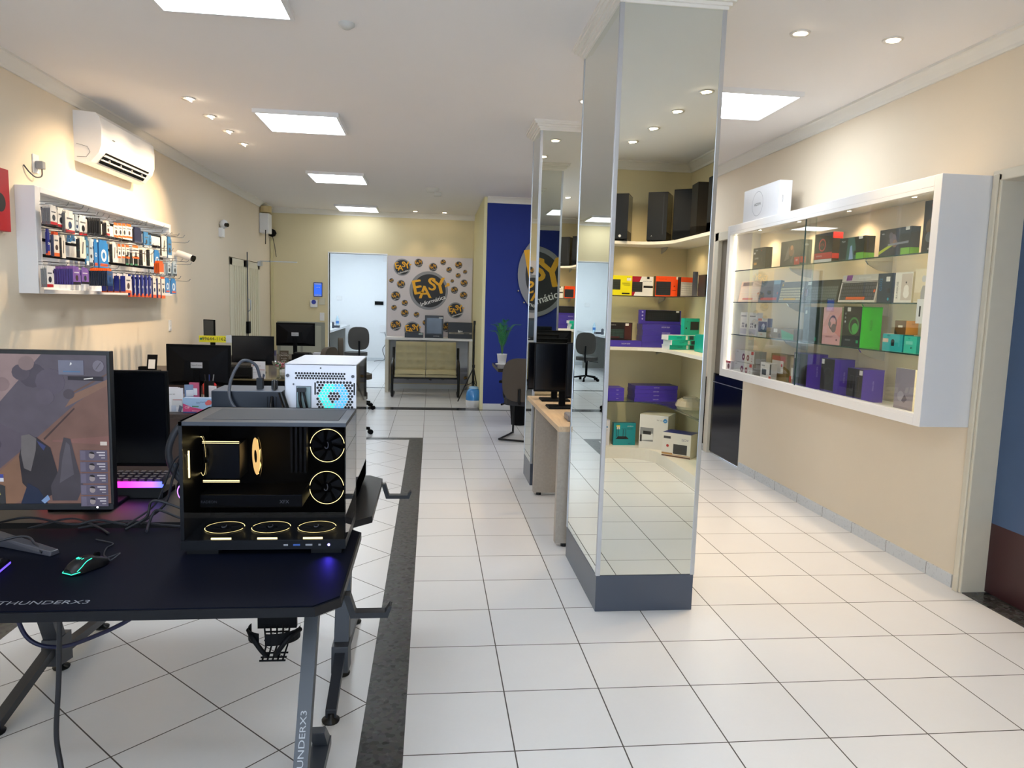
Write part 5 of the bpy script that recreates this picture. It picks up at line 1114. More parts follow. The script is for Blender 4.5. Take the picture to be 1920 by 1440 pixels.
t = thing('thermal_printer', 'black desktop printer on the sales desk in front of the blank monitor', 'printer', (-1.99, 7.72, .751))
b = MB(); b.box((-.17,-.14,0), (.17,.16,.12), BLACK); b.box((-.15,-.16,.015), (.15,-.14,.03), BLACKM); b.build('body', t, .006)
b = MB(); b.box((-.16,-.10,.12), (.16,.14,.14), M('#3a3733', .3)); b.build('lid', t, .004)
o = MB().box((-.06,-.05,0), (.06,.05,.03), WHITE).tube(bez([(-.06,0,.03),(-.03,0,.08),(.03,0,.08),(.06,0,.03)]), .012, BLACKM).build('label_dispenser'); o.location = (-1.62, 8.3, .751); tag(o, 'small white and black dispenser behind the sweets bowl', 'dispenser')
t = thing('acrylic_sign', 'small brown acrylic sign with white lettering before the farthest monitor', 'sign', (-1.84, 9.3, .766))
b = MB(); b.box((-.055,-.004,0), (.055,.004,.155), M('#5a5044', .3)); b.build('plate', t)
b = MB(); b.text('Aceitamos', (0,-.0055,.125), .018, WINK); b.text('CARTÃO', (0,-.0055,.095), .028, WINK); b.text('de crédito', (0,-.0055,.06), .018, WINK); b.text('e PIX', (0,-.0055,.03), .026, WINK); b.build('lettering', t)
o = MB().box((-.04,-.003,0), (.06,.003,.16), M('#8d8c96', .3)).box((-.01,-.0045,.09), (.05,-.003,.15), M('#52527a', .4)).build('acrylic_sign'); o.location = (-1.99, 9.3, .766); tag(o, 'clear grey acrylic sign left of the brown sign', 'sign')
o = MB().box((-.12,-.09,0), (.12,.1,.11), BLACKM).box((-.10,-.09,.11), (.10,.07,.13), BLACK).build('receipt_printer', bevel=.006); o.location = (-1.63, 9.4, .766); tag(o, 'small black receipt printer right of the brown sign', 'printer')
o = MB().box((-.07,-.05,0), (.07,.05,.13), M('#b9bcc4', .4)).disc((0,-.051,.07), .03, BLACK, n=16).build('desk_device', bevel=.01); o.location = (-1.43, 9.42, .766); tag(o, 'small light grey device at the right end of the far desk', 'device')
o = MB().lathe([(.018,0),(.02,.05),(.012,.07),(.012,.09),(0,.09)], (0,0,0), WHITE).build('glue_bottle'); o.location = (-1.50, 5.75, .751); tag(o, 'small white bottle behind the computer tower', 'bottle')
o = MB().lathe([(.01,0),(.012,.08),(0,.085)], (0,0,0), M('#26249a', .3)).build('lip_stick_marker'); o.location = (-1.55, 5.75, .751); o.name = 'blue_marker'; tag(o, 'blue marker standing next to the small white bottle', 'marker')

# ================================================================ GAMING DESKS
CARB = M('#0a0d14', .42, var=.15, scale=90, spec=.3)
def gaming_desk(label, y0, y1, front, x0=-1.68, x1=-.245):
    """front=-1: user side at y0 ; +1: user side at y1"""
    cy = (y0+y1)/2; t = thing('gaming_desk', label, 'desk', ((x0+x1)/2, cy, 0)); w = (x1-x0)/2; d = (y1-y0)/2; c = .065
    poly = [(-w,-d+c),(-w+c,-d),(w-c,-d),(w,-d+c),(w,d-c),(w-c,d),(-w+c,d),(-w,d-c)]
    b = MB(); b.prism(poly, .715, .742, CARB); b.build('desktop', t, .003)
    if front < 0:
        c2 = c+.006; w2 = w-.006; d2 = d-.006
        b = MB(); b.prism([(-w2,-d2+c),(-w2+c,-d2),(w2-c,-d2),(w2,-d2+c),(w2,d2-c),(w2-c,d2),(-w2+c,d2),(-w2,d2-c)], .742, .7455, M('#040818', .6, var=.25, scale=3, spec=.1)); b.build('desk_mat', t)
        b = MB(); b.text('THUNDERX3', (-1.045-(x0+x1)/2, -d+.055, .7465), .034, M('#8d929c', .5), (1,0,0), (0,1,0), 1.2); b.build('lettering', t)
        ys = [((.37-.02), .70, -.36+.0, .0)]
        for s in (-1, 1):
            x = s*(w-.120)
            b = MB(); P = [(-.02,.715),(.035,.715),(-.33,.03),(-.385,.03)]
            b.prism(P, x-.021, x+.021, M('#3f434a', .4), axis='x'); b.prism([(-.02,.69),(.30,.69),(.30,.715),(-.02,.715)], x-.021, x+.021, M('#3f434a', .4), axis='x')
            if s > 0:
                # lettering runs down the outer post, read from the front
                a = Vector((0,-.365,-.685)).normalized(); 
                nrm = a.cross(Vector((1,0,0))); 
                if nrm.y > 0: nrm = -nrm
                p = Vector((x, -.02-.365*.66, .715-.685*.66)) + nrm*.0012
                b.text('THUNDERX3', p, .026, M('#a9adb4', .5), -a, Vector((-1,0,0)), 1.35)
                q = Vector((x, -.02-.365*.93, .715-.685*.93)) + nrm*.0012
                b.quad([q+Vector((.016,0,0))-a*.03, q+a*.03+Vector((.016,0,0)), q-Vector((.014,0,0))+a*.0], M('#2f9db8', .4))
            b.build('leg', t, .002)
            b = MB(); b.prism([(-.40,.0),(.16,.0),(.16,.035),(-.40,.035)], x-.03, x+.03, M('#3f434a', .4), axis='x'); b.prism([(.10,.035),(.16,.035),(.06,.13),(.02,.13)], x-.025, x+.025, M('#3f434a', .4), axis='x'); b.build('foot', t, .002)
        b = MB(); b.box((-w+.14,.10,.60), (w-.14,.13,.66), BLACKM); b.build('cross_bar', t)
        # cup holder
        b = MB(); cx, cyy = .535-.005, -.30
        for k in range(15):
            a0, a1 = R(160+k*14), R(160+(k+1)*14)
            if k in (6,): continue
            q = [(cx+.072*math.cos(a0),cyy+.055*math.sin(a0)),(cx+.072*math.cos(a1),cyy+.055*math.sin(a1))]
            b.add([(q[0][0],q[0][1],.665),(q[1][0],q[1][1],.665),(q[1][0],q[1][1],.630),(q[0][0],q[0][1],.630)], [(0,1,2,3)], BLACKM)
        b.tube(bez([(cx-.072,cyy,.653),(cx-.05,cyy-.045,.65),(cx-.025,cyy-.056,.62),(cx-.012,cyy-.05,.60)]), .007, BLACKM); b.tube(bez([(cx+.072,cyy,.653),(cx+.05,cyy-.045,.65),(cx+.025,cyy-.056,.62),(cx+.012,cyy-.05,.60)]), .007, BLACKM)
        b.box((cx-.055,cyy+.035,.64), (cx+.055,cyy+.05,.715), BLACKM)
        for k in range(-2, 3): b.tube([(cx+.018*k,cyy+.035,.65),(cx+.015*k,cyy+.03,.59),(cx+.014*k,cyy-.03,.575)], .0028, BLACKM, 6)
        for zz, yy in ((.63,.035),(.605,.033),(.578,.01),(.576,-.012),(.575,-.03)): b.tube([(cx-.036,cyy+yy,zz),(cx+.036,cyy+yy,zz)], .0028, BLACKM, 6)
        b.build('cup_holder', t)
    else:
        for s in (-1, 1):
            x = s*(w-.135)
            b = MB(); yb = -.17 if s > 0 else -.05; yt = 0 if s > 0 else -.30
            b.prism([(yt-.03,.715),(yt+.03,.715),(yb+.03,.10),(yb-.03,.10)], x-.03, x+.03, M('#2a2d34', .4), axis='x'); b.build('leg', t, .002)
            b = MB(); b.prism([(yb-.06,.16),(yb+.045,.16),(yb+.05,.03),(yb-.07,.05)], x-.034, x+.034, M('#3a3d44', .4), axis='x'); b.build('leg_joint', t, .003)
            b = MB(); b.prism([(yb-.05,.14),(yb-.05,.10),(-.50,.012),(-.50,.045)], x-.02, x+.02, M('#2a2d34', .4), axis='x'); b.prism([(yb,.06),(.36,.03),(.36,.06),(yb,.10)], x-.02, x+.02, M('#2a2d34', .4), axis='x'); b.build('foot', t, .002)
            for yy in (-.50, yb+.02, .35):
                b = MB(); b.lathe([(.032,0),(.034,.008),(.012,.014),(.012,.03),(0,.03)], (x,yy,0), BLACK, 18); b.build('foot_pad', t)
        b = MB(); b.box((-w+.14,-.02,.60), (w-.14,.01,.66), BLACKM); b.build('cross_bar', t)
    # hook on the right side
    hy = -d+.15 if front < 0 else d-.07
    b = MB(); b.prism([(w-.005,.72),(w+.015,.72),(w+.032,.665),(w+.120,.665),(w+.132,.685),(w+.140,.682),(w+.128,.648),(w+.018,.648)], hy-.018, hy+.018, M('#14171e', .4), axis='y'); b.build('headphone_hook', t, .002)
    return t
D1 = gaming_desk('black gaming desk in the left foreground with a dark desk mat', 1.965, 2.685, -1)
D2 = gaming_desk('second black gaming desk standing behind the foreground desk', 2.76, 3.50, 1, x1=-.222)
DZ = .7460
# ---------- gaming monitor with a first person game on screen
def screen_scene(w, h, z0):
    cols = {}
    def E(c, s=.26):
        k = (c, s)
        if k not in cols:
            l = lin(c)[:3]; g_ = sum(l)/3; l = tuple(v*.72+g_*.28 for v in l); m = bpy.data.materials.new('screen_pixels'); m.use_nodes = True; n = m.node_tree.nodes; L = m.node_tree.links; n.clear()
            e = n.new('ShaderNodeEmission'); o = n.new('ShaderNodeOutputMaterial'); tc = n.new('ShaderNodeTexCoord'); no = n.new('ShaderNodeTexNoise'); no.inputs['Scale'].default_value = 16; no.inputs['Detail'].default_value = 5
            mx = n.new('ShaderNodeMix'); mx.data_type = 'RGBA'; mx.inputs['A'].default_value = tuple(v*.72 for v in l)+(1,); mx.inputs['B'].default_value = tuple(v*1.25 for v in l)+(1,)
            L.new(tc.outputs['Object'], no.inputs[0]); L.new(no.outputs['Fac'], mx.inputs['Factor']); L.new(mx.outputs['Result'], e.inputs[0]); e.inputs[1].default_value = s*2
            g = n.new('ShaderNodeBsdfGlossy'); g.inputs['Roughness'].default_value = .25; g.inputs[0].default_value = (.03,.03,.03,1); ad = n.new('ShaderNodeAddShader'); L.new(e.outputs[0], ad.inputs[0]); L.new(g.outputs[0], ad.inputs[1]); L.new(ad.outputs[0], o.inputs[0])
            cols[k] = m
        return cols[k]
    b = MB(); i = [0]
    # coordinates in photo-like units: u 0..1 from the middle part (u=0 at x=-.34) to right, v 0..1 up
    X0 = w/2-.008-.345; Wd = .345; Hh = h-.035
    def P(pts, c, s=.26):
        i[0] += 1; y = -.0138-.00012*i[0]
        b.quad([(X0+a*Wd, y, z0+.022+v*Hh) for a, v in pts], E(c, s))
    P([(-1.65,0),(1,0),(1,1),(-1.65,1)], '#5b5468')
    P([(-1.65,.60),(-.02,.62),(.43,1),(-1.65,1)], '#9a7f83')
    P([(-1.65,0),(-.02,.04),(.35,.42),(-.1,.60),(-1.65,.6)], '#5a5166')
    P([(0,.22),(.37,.45),(.72,.68),(1,.82),(1,0),(0,0)], '#7e584f')
    P([(.62,.65),(1,.80),(1,.84),(.70,.74)], '#8a6350'); P([(.66,.73),(1,.87),(1,.88),(.68,.75)], '#6c4d42')
    P([(.50,.42),(1,.40),(1,.46),(.50,.43)], '#8b5a56'); P([(.42,.44),(.70,.65),(.705,.64),(.43,.43)], '#4a3638')
    P([(0,.20),(.20,.33),(.28,.05),(.15,-.0),(.0,.0)], '#8a6148')
    for (a, v, r_, c) in ((.35,.86,.12,'#4c465b'),(.5,.82,.13,'#5a526a'),(.25,.88,.08,'#544c60'),(.66,.74,.05,'#4d4555'),(.45,.72,.08,'#5e566c'),(.08,.8,.07,'#8a7076'),(.3,.94,.07,'#8d757a'),(0,.40,.05,'#4a4256')):
        P([(a+r_*math.cos(R(k)), v+.75*r_*math.sin(R(k))*.9) for k in range(0, 360, 30)], c)
    # gloved hands and knife
    P([(.22,.14),(.20,.32),(.24,.42),(.36,.45),(.48,.38),(.54,.2),(.48,.06),(.36,.02)], '#2e2b38'); P([(.22,.34),(.23,.46),(.30,.47),(.36,.44),(.35,.36),(.30,.22),(.24,.24)], '#6e6a70')
    P([(.36,.43),(.44,.39),(.42,.36),(.38,.40)], '#2a3a7a'); P([(.56,.34),(.60,.45),(.66,.44),(.70,.3),(.76,.12),(.70,.02),(.48,.02),(.47,.12),(.54,.22)], '#45414f'); P([(.58,.30),(.62,.42),(.65,.40),(.68,.2),(.55,.14)], '#575363')
    P([(.20,.0),(.27,.14),(.36,.1),(.44,.0)], '#15294e'); P([(.38,.02),(.44,.06),(.46,.03),(.41,-.0)], '#6a9ad8')
    # overlay panels
    P([(.58,.87),(.80,.87),(.80,.965),(.58,.965)], '#6f7594'); P([(.62,.885),(.77,.885),(.77,.895),(.62,.895)], '#3d78b0'); P([(.68,.93),(.70,.94),(.695,.95),(.685,.95)], '#dfe4ee')
    P([(.93+.05*math.cos(R(k)), .93+.038*math.sin(R(k))) for k in range(0, 360, 30)], '#77738a'); P([(.905,.91),(.95,.955),(.955,.95),(.91,.905)], '#5a5668')
    P([(.66,.835),(.97,.83),(.97,.86),(.66,.86)], '#2a2638'); P([(.80,.845),(.88,.852),(.88,.846),(.80,.838)], '#e6e6e6')
    P([(-1.0,.0),(.07,.0),(.07,.12),(0,.14),(-1,.14)], '#33363e'); P([(-1,.06),(.03,.06),(0,.12),(-1,.12)], '#d3c33a'); P([(-1,.15),(.06,.15),(.06,.175),(-1,.175)], '#cfd4ea'); P([(-1,.175),(.06,.175),(.06,.20),(-1,.20)], '#2c3fa8')
    for k in range(5):
        v0 = .33-.078*k
        P([(.74,v0-.035),(.985,v0-.035),(.985,v0+.035),(.74,v0+.035)], '#5c5674'); P([(.745,v0-.03),(.79,v0-.03),(.79,v0+.03),(.745,v0+.03)], '#6a6484')
        P([(.845+.026*math.cos(R(a)), v0+.022*math.sin(R(a))) for a in range(0, 360, 40)], '#9a8f96'); P([(.845+.026*math.cos(R(a)), v0+.008+.018*math.sin(R(a))) for a in range(0, 200, 40)], '#26222c')
        P([(.89,v0+.016),(.965,v0+.016),(.965,v0+.024),(.89,v0+.024)], '#c9c6d6'); P([(.91,v0-.002),(.965,v0-.002),(.965,v0+.006),(.91,v0+.006)], '#c9c6d6'); P([(.93,v0-.02),(.965,v0-.02),(.965,v0-.013),(.93,v0-.013)], '#a9a6b6')
    P([(.93,.40),(.99,.40),(.99,.425),(.93,.425)], '#d8cfc8')
    return b
gm = thing('gaming_monitor', 'large black monitor showing a first person shooter game in the left foreground', 'monitor', (-1.50, 2.45, DZ))
w_, h_, z_ = .94, .522, .140
b = MB(); b.box((-w_/2,-.012,z_), (w_/2,.02,z_+h_), M('#0b0d12', .4)); b.box((-w_/2,-.016,z_), (w_/2,-.012,z_+.02), M('#12141b', .4)); b.box((-w_/2+.1,.02,z_+.08), (w_/2-.1,.055,z_+h_-.1), BLACKM); b.build('housing', gm, .003)
screen_scene(w_, h_, z_).build('screen', gm)
b = MB(); b.disc((w_/2-.05,-.0168,z_+.009), .003, emis('power_light', (1,1,1), 6), n=10); b.build('power_light', gm)
b = MB(); b.box((-.04,.055,.02), (.04,.10,z_+.25), BLACKM); b.build('stand', gm, .006)
for s in (-1, 1):
    b = MB(); p = Vector((0,.10,0)); q = Vector((s*.30,-.05,0)); nn = Vector((-(q-p).y,(q-p).x,0)).normalized()*.022; Z_ = Vector((0,0,1))
    b.add([p-nn,p+nn,q+nn*.8,q-nn*.8,p-nn+Z_*.04,p+nn+Z_*.04,q+nn*.6+Z_*.016,q-nn*.6+Z_*.016], [(3,2,1,0),(4,5,6,7),(0,1,5,4),(1,2,6,5),(2,3,7,6),(3,0,4,7)], M('#45464f', .35)); b.build('foot', gm, .003)
monitor('dark monitor standing behind the gaming monitor on the second gaming desk', (-1.36, 2.98, .7425), 0, .64, .385, .165, front=M('#05070d', .25))
# ---------- mouse
t = thing('gaming_mouse', 'black gaming mouse with green light on the desk mat', 'mouse', (-1.047, 2.275, DZ), -28)
nu, nv = 20, 12
def msurf(u_, a, k=1.0):
    y = -.064+.128*u_
    wd = .036*(math.sin(math.pi*min(1, max(0, .07+.87*u_)))**.45)*(1-.14*math.sin(math.pi*u_)**4)
    ht = .003+.037*math.sin(math.pi*(.10+.82*u_**.8))**.9
    return Vector((k*wd*math.cos(a), y*k, .003+ht*k*math.sin(a)**.75))
V = []; F = []
for i in range(nu+1):
    for j in range(nv+1): V.append(msurf(i/nu, math.pi*j/nv))
for i in range(nu):
    for j in range(nv):
        a = i*(nv+1)+j; F.append((a, a+1, a+nv+2, a+nv+1))
MS_ = M('#0f1014', .42, spec=.35)
b = MB(); b.add(V, F, MS_, True); b.add(V[:nv+1], [tuple(range(nv+1))], MS_); b.add(V[-nv-1:], [tuple(range(nv+1))], MS_); b.box((-.022,-.05,0), (.022,.05,.004), BLACKM); b.build('body', t)
GLOW = emis('green_mouse_light', (.05,.9,.55), 1.1)
b = MB(); q = [msurf(u_, .10, 1.03) for u_ in (.16,.08,.02,0)]
b.tube(bez(q+[Vector((.012,-.067,.007)),Vector((-.012,-.067,.007))]+[Vector((-p.x,p.y,p.z)) for p in q[::-1]], 4), .0013, GLOW, 6)
b.tube(bez([msurf(.10,.22,1.01), msurf(.2,.45,1.01), msurf(.36,.75,1.01), msurf(.52,.9,1.01)]), .0012, GLOW, 6); b.build('light_strip', t)
b = MB()
for dx, h0, hh in ((-.012,.004,.008),(-.006,.0,.009),(.0,-.003,.010),(.006,.0,.009),(.012,.004,.008)):
    p = msurf(.27, math.acos(max(-1, min(1, dx/.036))), 1.015); p2 = msurf(.27+hh/.128, math.acos(max(-1, min(1, dx/.036))), 1.015)
    b.quad([p+Vector((-.0024,h0,0)), p+Vector((.0024,h0,0)), p2+Vector((.0024,h0,.0)), p2+Vector((-.0024,h0,.0))], GLOW)
b.build('lit_logo', t)
b = MB(); b.cyl((-.004,.035,.033), (.004,.035,.033), .010, BLACKM, 16); b.build('scroll_wheel', t)
b = MB(); b.tube(bez([(0,.06,.012),(.02,.085,.02),(.045,.08,.03),(.035,.055,.015),(.0,.075,.008),(-.05,.10,.004),(-.10,.15,.004),(-.12,.19,.004),(-.2,.19,.006)], 8), .0022, M('#2c2e36', .6), 6); b.build('cable', t)
t = thing('gaming_keyboard', 'black keyboard with purple edge light cut by the left picture edge', 'keyboard', (-1.50, 2.22, DZ), 8)
b = MB(); b.box((-.22,-.07,0), (.22,.07,.018), BLACKM); b.build('case', t, .003)
b = MB(); b.box((.2205,-.068,.004), (.222,.068,.010), emis('purple_light', (.15,.08,.9), 1.2)); b.box((-.21,-.073,.004), (.21,-.071,.009), emis('purple_light_b', (.15,.08,.9), .8)); b.build('light_strip', t)
b = MB()
for r_ in range(5):
    for k in range(15): b.box((-.21+.028*k+.002,-.062+.0255*r_,.018), (-.21+.028*k+.025,-.062+.0255*r_+.021,.026), M('#15161b', .5), taper=.85)
o = b.build('keycaps', t); o['kind'] = 'stuff'
# rgb keyboard on the second desk
t = thing('rgb_keyboard', 'keyboard with pink and purple glow on the second gaming desk', 'keyboard', (-1.36, 3.17, .7425), 0)
b = MB(); b.box((-.25,-.075,0), (.25,.07,.022), BLACKM); b.box((-.25,-.078,.0), (.25,-.075,.045), M('#0d0d10', .5)); b.build('case', t, .002)
m = bpy.data.materials.new('rgb_glow'); m.use_nodes = True; n = m.node_tree.nodes; L = m.node_tree.links; n.clear()
tc = n.new('ShaderNodeTexCoord'); sx = n.new('ShaderNodeSeparateXYZ'); mr = n.new('ShaderNodeMapRange'); cr = n.new('ShaderNodeValToRGB'); e = n.new('ShaderNodeEmission'); o_ = n.new('ShaderNodeOutputMaterial')
L.new(tc.outputs['Object'], sx.inputs[0]); L.new(sx.outputs[0], mr.inputs[0]); mr.inputs[1].default_value = 0; mr.inputs[2].default_value = .25; L.new(mr.outputs[0], cr.inputs[0]); L.new(cr.outputs[0], e.inputs[0]); e.inputs[1].default_value = 2.2; L.new(e.outputs[0], o_.inputs[0])
cr.color_ramp.elements[0].color = (1,.03,.08,1); cr.color_ramp.elements[1].color = (.05,.12,1,1); q = cr.color_ramp.elements.new(.4); q.color = (.95,.03,.75,1); q = cr.color_ramp.elements.new(.7); q.color = (.45,.08,1,1)
b = MB(); b.box((-.245,-.073,.045), (.245,-.05,.052), m); b.box((-.245,-.0735,.040), (.245,-.0731,.070), m); b.build('glow_strip', t)
b = MB()
for r_ in range(4):
    for k in range(15): b.box((-.24+.032*k+.003,-.066+.032*r_,.05+.003*r_), (-.24+.032*k+.029,-.066+.032*r_+.026,.078+.003*r_), M('#4a4450', .5), taper=.75)
o = b.build('keycaps', t); o['kind'] = 'stuff'
# headset
t = thing('headset', 'dark headset leaning against the left side of the black computer case', 'headset', (-.955, 2.88, .7425), 20)
b = MB(); b.tube(bez([(.02,0,.10),(-.035,0,.17),(-.05,0,.26),(-.01,0,.345),(.07,.01,.375),(.13,.02,.36)]), .013, M('#2f3036', .5), 10); b.build('headband', t)
b = MB(); b.tube(bez([(-.035,0,.20),(-.01,0,.14),(.03,0,.10)]), .010, M('#3f464f', .4), 8); b.build('yoke', t)
b = MB(); b.cyl((.01,-.02,.09), (.05,.02,.10), .052, M('#0d0d12', .6), 24); b.build('ear_cup', t, .006)
b = MB(); b.cyl((.0,-.025,.09), (.012,-.018,.092), .036, BLACKG, 24); b.disc((-.001,-.0265,.088), .034, emis('violet_light', (.5,.2,1), 1.6), (.7,-.7,0), (0,0,1), 24, r0=.029); b.build('ear_plate', t)
b = MB(); b.cyl((.11,.02,.15), (.14,.03,.15), .05, M('#0d0d12', .6), 20); b.build('ear_cup', t, .006)
# cables on and under the desk
CB = M('#1c1e26', .5); CB2 = M('#14183c', .45)
CAB = [
 ('tangled black cable rising behind the black computer case', [(-1.06,2.72,.75),(-1.0,2.80,.80),(-.98,2.84,.90),(-.93,2.82,1.0),(-.86,2.80,1.05)], .005),
 ('thin black cable looping beside the headset', [(-1.10,2.70,.75),(-1.03,2.76,.80),(-1.0,2.78,.86),(-.95,2.78,.98),(-.87,2.77,1.02)], .0035),
 ('black cable drooping over the back of the desk mat', [(-.83,2.70,.76),(-.93,2.75,.80),(-1.02,2.74,.83),(-1.03,2.70,.78),(-1.08,2.64,.752)], .005),
 ('black cable running to the foot of the computer case', [(-.82,2.66,.755),(-.92,2.70,.78),(-1.0,2.72,.80),(-1.02,2.70,.76),(-1.0,2.62,.752)], .005),
 ('grey cable lying behind the gaming monitor foot', [(-1.42,2.66,.752),(-1.30,2.72,.77),(-1.18,2.66,.755),(-1.12,2.60,.752)], .004),
 ('black cable crossing the desk under the gaming monitor', [(-1.6,2.62,.752),(-1.45,2.70,.78),(-1.28,2.68,.76),(-1.2,2.70,.77),(-1.10,2.69,.755)], .0045),
 ('black cable lying flat at the back edge of the desk mat', [(-1.25,2.66,.752),(-1.12,2.72,.76),(-.98,2.69,.755),(-.84,2.66,.752)], .004),
 ('short black cable at the left of the mouse', [(-1.62,2.36,.752),(-1.45,2.42,.77),(-1.33,2.46,.79),(-1.28,2.44,.77),(-1.24,2.40,.755)], .004),
]
for lab, pts, r_ in CAB:
    o = MB().tube(bez(pts, 8), r_, CB, 8).build('cable'); tag(o, lab, 'cable')
for lab, pts, r_, m_ in (('long black power cable hanging from the desk to the floor', [(-1.13,2.28,.70),(-1.145,2.28,.40),(-1.16,2.28,.20),(-1.13,2.24,.08),(-1.10,2.12,.012),(-1.09,1.9,.012)], .008, CB),
    ('dark blue cable loop hanging under the left side of the desk', [(-1.42,2.55,.70),(-1.42,2.55,.55),(-1.38,2.55,.40),(-1.28,2.55,.36),(-1.15,2.55,.40),(-1.02,2.55,.47),(-.96,2.55,.56),(-.97,2.55,.70)], .0075, CB2),
    ('dark cable sagging in a wide arc under the desk', [(-1.08,2.4,.70),(-1.0,2.4,.655),(-.88,2.4,.635),(-.76,2.4,.645),(-.66,2.4,.70)], .008, CB2)):
    o = MB().tube(bez(pts, 10), r_, m_, 10).build('cable'); tag(o, lab, 'cable')
o = MB().tube([(0,0,0),(.006,0,-.055)], .011, BLACK, 10).build('cable_connector'); o.location = (-.84, 2.4, .65); tag(o, 'black cable end hanging from the arc cable under the desk', 'cable end')

# ---------- glass fronted black computer
t = thing('gaming_computer', 'black glass sided gaming computer with yellow fan rings on the desk mat', 'computer', (-.54, 2.55, DZ))
w, d, h = .265, .165, .445
CM = M('#0e1016', .38, spec=.3)
b = MB()
b.box((-w,-d,.018), (w,d,.05), CM); b.box((-w,-d,h-.014), (w,d,h), M('#30353f', .4)); b.box((-w,-d,.018), (-w+.012,d,h), CM); b.box((-w,d-.012,.018), (w,d,h), CM)
b.box((-w+.012,d-.05,.05), (w-.01,d-.045,h-.014), M('#030406', .7, spec=.1)); b.box((-w+.09,d-.052,.10), (w-.16,d-.0505,h-.04), M('#06080b', .6, spec=.15)); b.build('chassis', t, .0015)
b = MB(); b.box((-w+.06,-d+.05,h), (w-.03,d-.05,h+.0012), M('#2b2f38', .6)); b.build('top_mesh', t)
b = MB(); b.box((-w+.012,-d-.001,.048), (w-.002,-d+.003,h-.012), GLASSD); b.build('glass_front', t)
b = MB(); b.box((w-.004,-d+.004,.05), (w,d-.012,h-.012), GLASSD); b.build('glass_side', t)
for x in (-.2, .2):
    b = MB(); b.box((x-.05,-d+.01,0), (x+.05,d-.01,.018), BLACK); b.build('foot', t)
YL_ = emis('warm_ring_light', (1.0,.76,.30), 5)
def fan(c, r, u, v, nm='fan', mark=True, lit=False):
    c = Vector(c); u = Vector(u); v = Vector(v); n = u.cross(v).normalized()
    b = MB(); b.disc(c, r*1.08, BLACK, u, v, 32, r0=r*.98)
    for k in range(7):
        a0 = 2*math.pi*k/7; P = [c+n*.004+u*r*.9*math.cos(a0)+v*r*.9*math.sin(a0), c+u*r*.9*math.cos(a0+.6)+v*r*.9*math.sin(a0+.6), c+u*r*.3*math.cos(a0+.9)+v*r*.3*math.sin(a0+.9), c+n*.004+u*r*.3*math.cos(a0+.3)+v*r*.3*math.sin(a0+.3)]
        b.quad(P, M('#9a7a3a' if lit else '#0f1116', .5, emit=.0) if not lit else emis('lit_blade', (1.0,.62,.18), 4))
    if lit: b.disc(c+n*.0045, r*.92, emis('lit_fan', (1.0,.60,.20), 1.6), u, v, 32)
    b.disc(c+n*(.002 if not lit else .006), r*.32, BLACKM if not lit else BLACK, u, v, 24); f = b.build(nm, t)
    b = MB()
    if not lit: b.disc(c+n*.003, r*.97, YL_, u, v, 48, r0=r*.945, a0=8, a1=172); b.disc(c+n*.003, r*.97, YL_, u, v, 48, r0=r*.945, a0=185, a1=350); b.build('ring_light', f)
    if mark:
        b = MB(); q = [c+n*.006+u*(x*r)+v*(z*r) for x, z in ((.02,.22),(.06,.05),(.02,-.12),(-.08,-.15),(-.14,-.06))]
        b.tube(bez(q, 5), r*.028, M('#a9acb4', .4), 6); b.build('fan_badge', f)
# n must point to the camera (-y) for the vertical ones
fan((.167,d-.058,.315), .064, (1,0,0), (0,0,1)); fan((.165,d-.058,.157), .064, (1,0,0), (0,0,1))
for k in range(3): fan((-.147+.153*k,-.085,.066), .066, (1,0,0), (0,1,0))
for k in range(3):
    b = MB(); x = -.140+.148*k; b.box((x-.032,-d+.008,.036+.014), (x+.032,-d+.011,.054+.001), YL_); b.build('light_bar', t)
fan((-.240,.0,.297), .070, (.45,-.89,0), (0,0,1), mark=False)
b = MB(); b.disc((-w+.016,-d+.02,h-.14), .03, YL_, (0,1,0), (0,0,1), 20, r0=.028, a0=-60, a1=60); b.box((-w+.022,-d+.02,h-.19), (-w+.026,-d+.024,h-.10), YL_); b.build('light_bar', t)
b = MB(); b.box((-.231,-.028,.222), (-.110,.08,.345), M('#101722', .35)); b.build('cpu_cooler', t, .002)
for zz in (.352, .216):
    b = MB(); b.box((-.232,-.034,zz-.004), (-.109,-.030,zz+.004), M('#3a3320', .5)); b.box((-.231,-.0345,zz-.0036), (-.110,-.034,zz-.0016), YL_); b.box((-.231,-.0345,zz+.0016), (-.110,-.034,zz+.0036), YL_); b.build('light_bar', t)
fan((-.060,.01,.295), .071, (.42,-.91,0), (0,0,1), mark=False, lit=True)
b = MB()
for k in range(4): b.box((-w+.31+.016*k,.05,h-.22), (-w+.318+.016*k,.09,h-.05), M('#17191f', .4))
b.build('memory_stick_set', t)
b = MB(); b.box((-w+.03,-.06,.130), (w-.16,.10,.175), M('#14161b', .35)); b.text('RADEON', (-.205,-.0615,.150), .013, M('#8a8d94', .5)); b.text('XFX', (.045,-.0615,.150), .017, M('#b9bcc4', .5)); b.build('graphics_card', t, .003)
b = MB(); b.box((-w+.0,-d-.0,.018), (w,-d-.002,.048), CM)
for x, wd in ((.07,.014),(.105,.022),(.145,.022),(.18,.008)): b.box((x-wd/2,-d-.003,.030), (x+wd/2,-d-.002,.036), M('#8d9098' if x != .105 else '#3a5aa0', .4))
b.disc((.21,-d-.0032,.033), .004, emis('blue_power_led', (.25,.2,1), 12), n=12); b.build('port_strip', t)
L = bpy.data.lights.new('power_led', 'SPOT'); L.energy = .28; L.color = (.08,.05,1); L.spot_size = R(70); L.spot_blend = .7; L.shadow_soft_size = .002
o = bpy.data.objects.new('power_led', L); SC.collection.objects.link(o); o.parent = t; o.location = (.21,-d-.006,.030); o.rotation_euler = Vector((.0,-1,-.55)).to_track_quat('-Z','Y').to_euler()

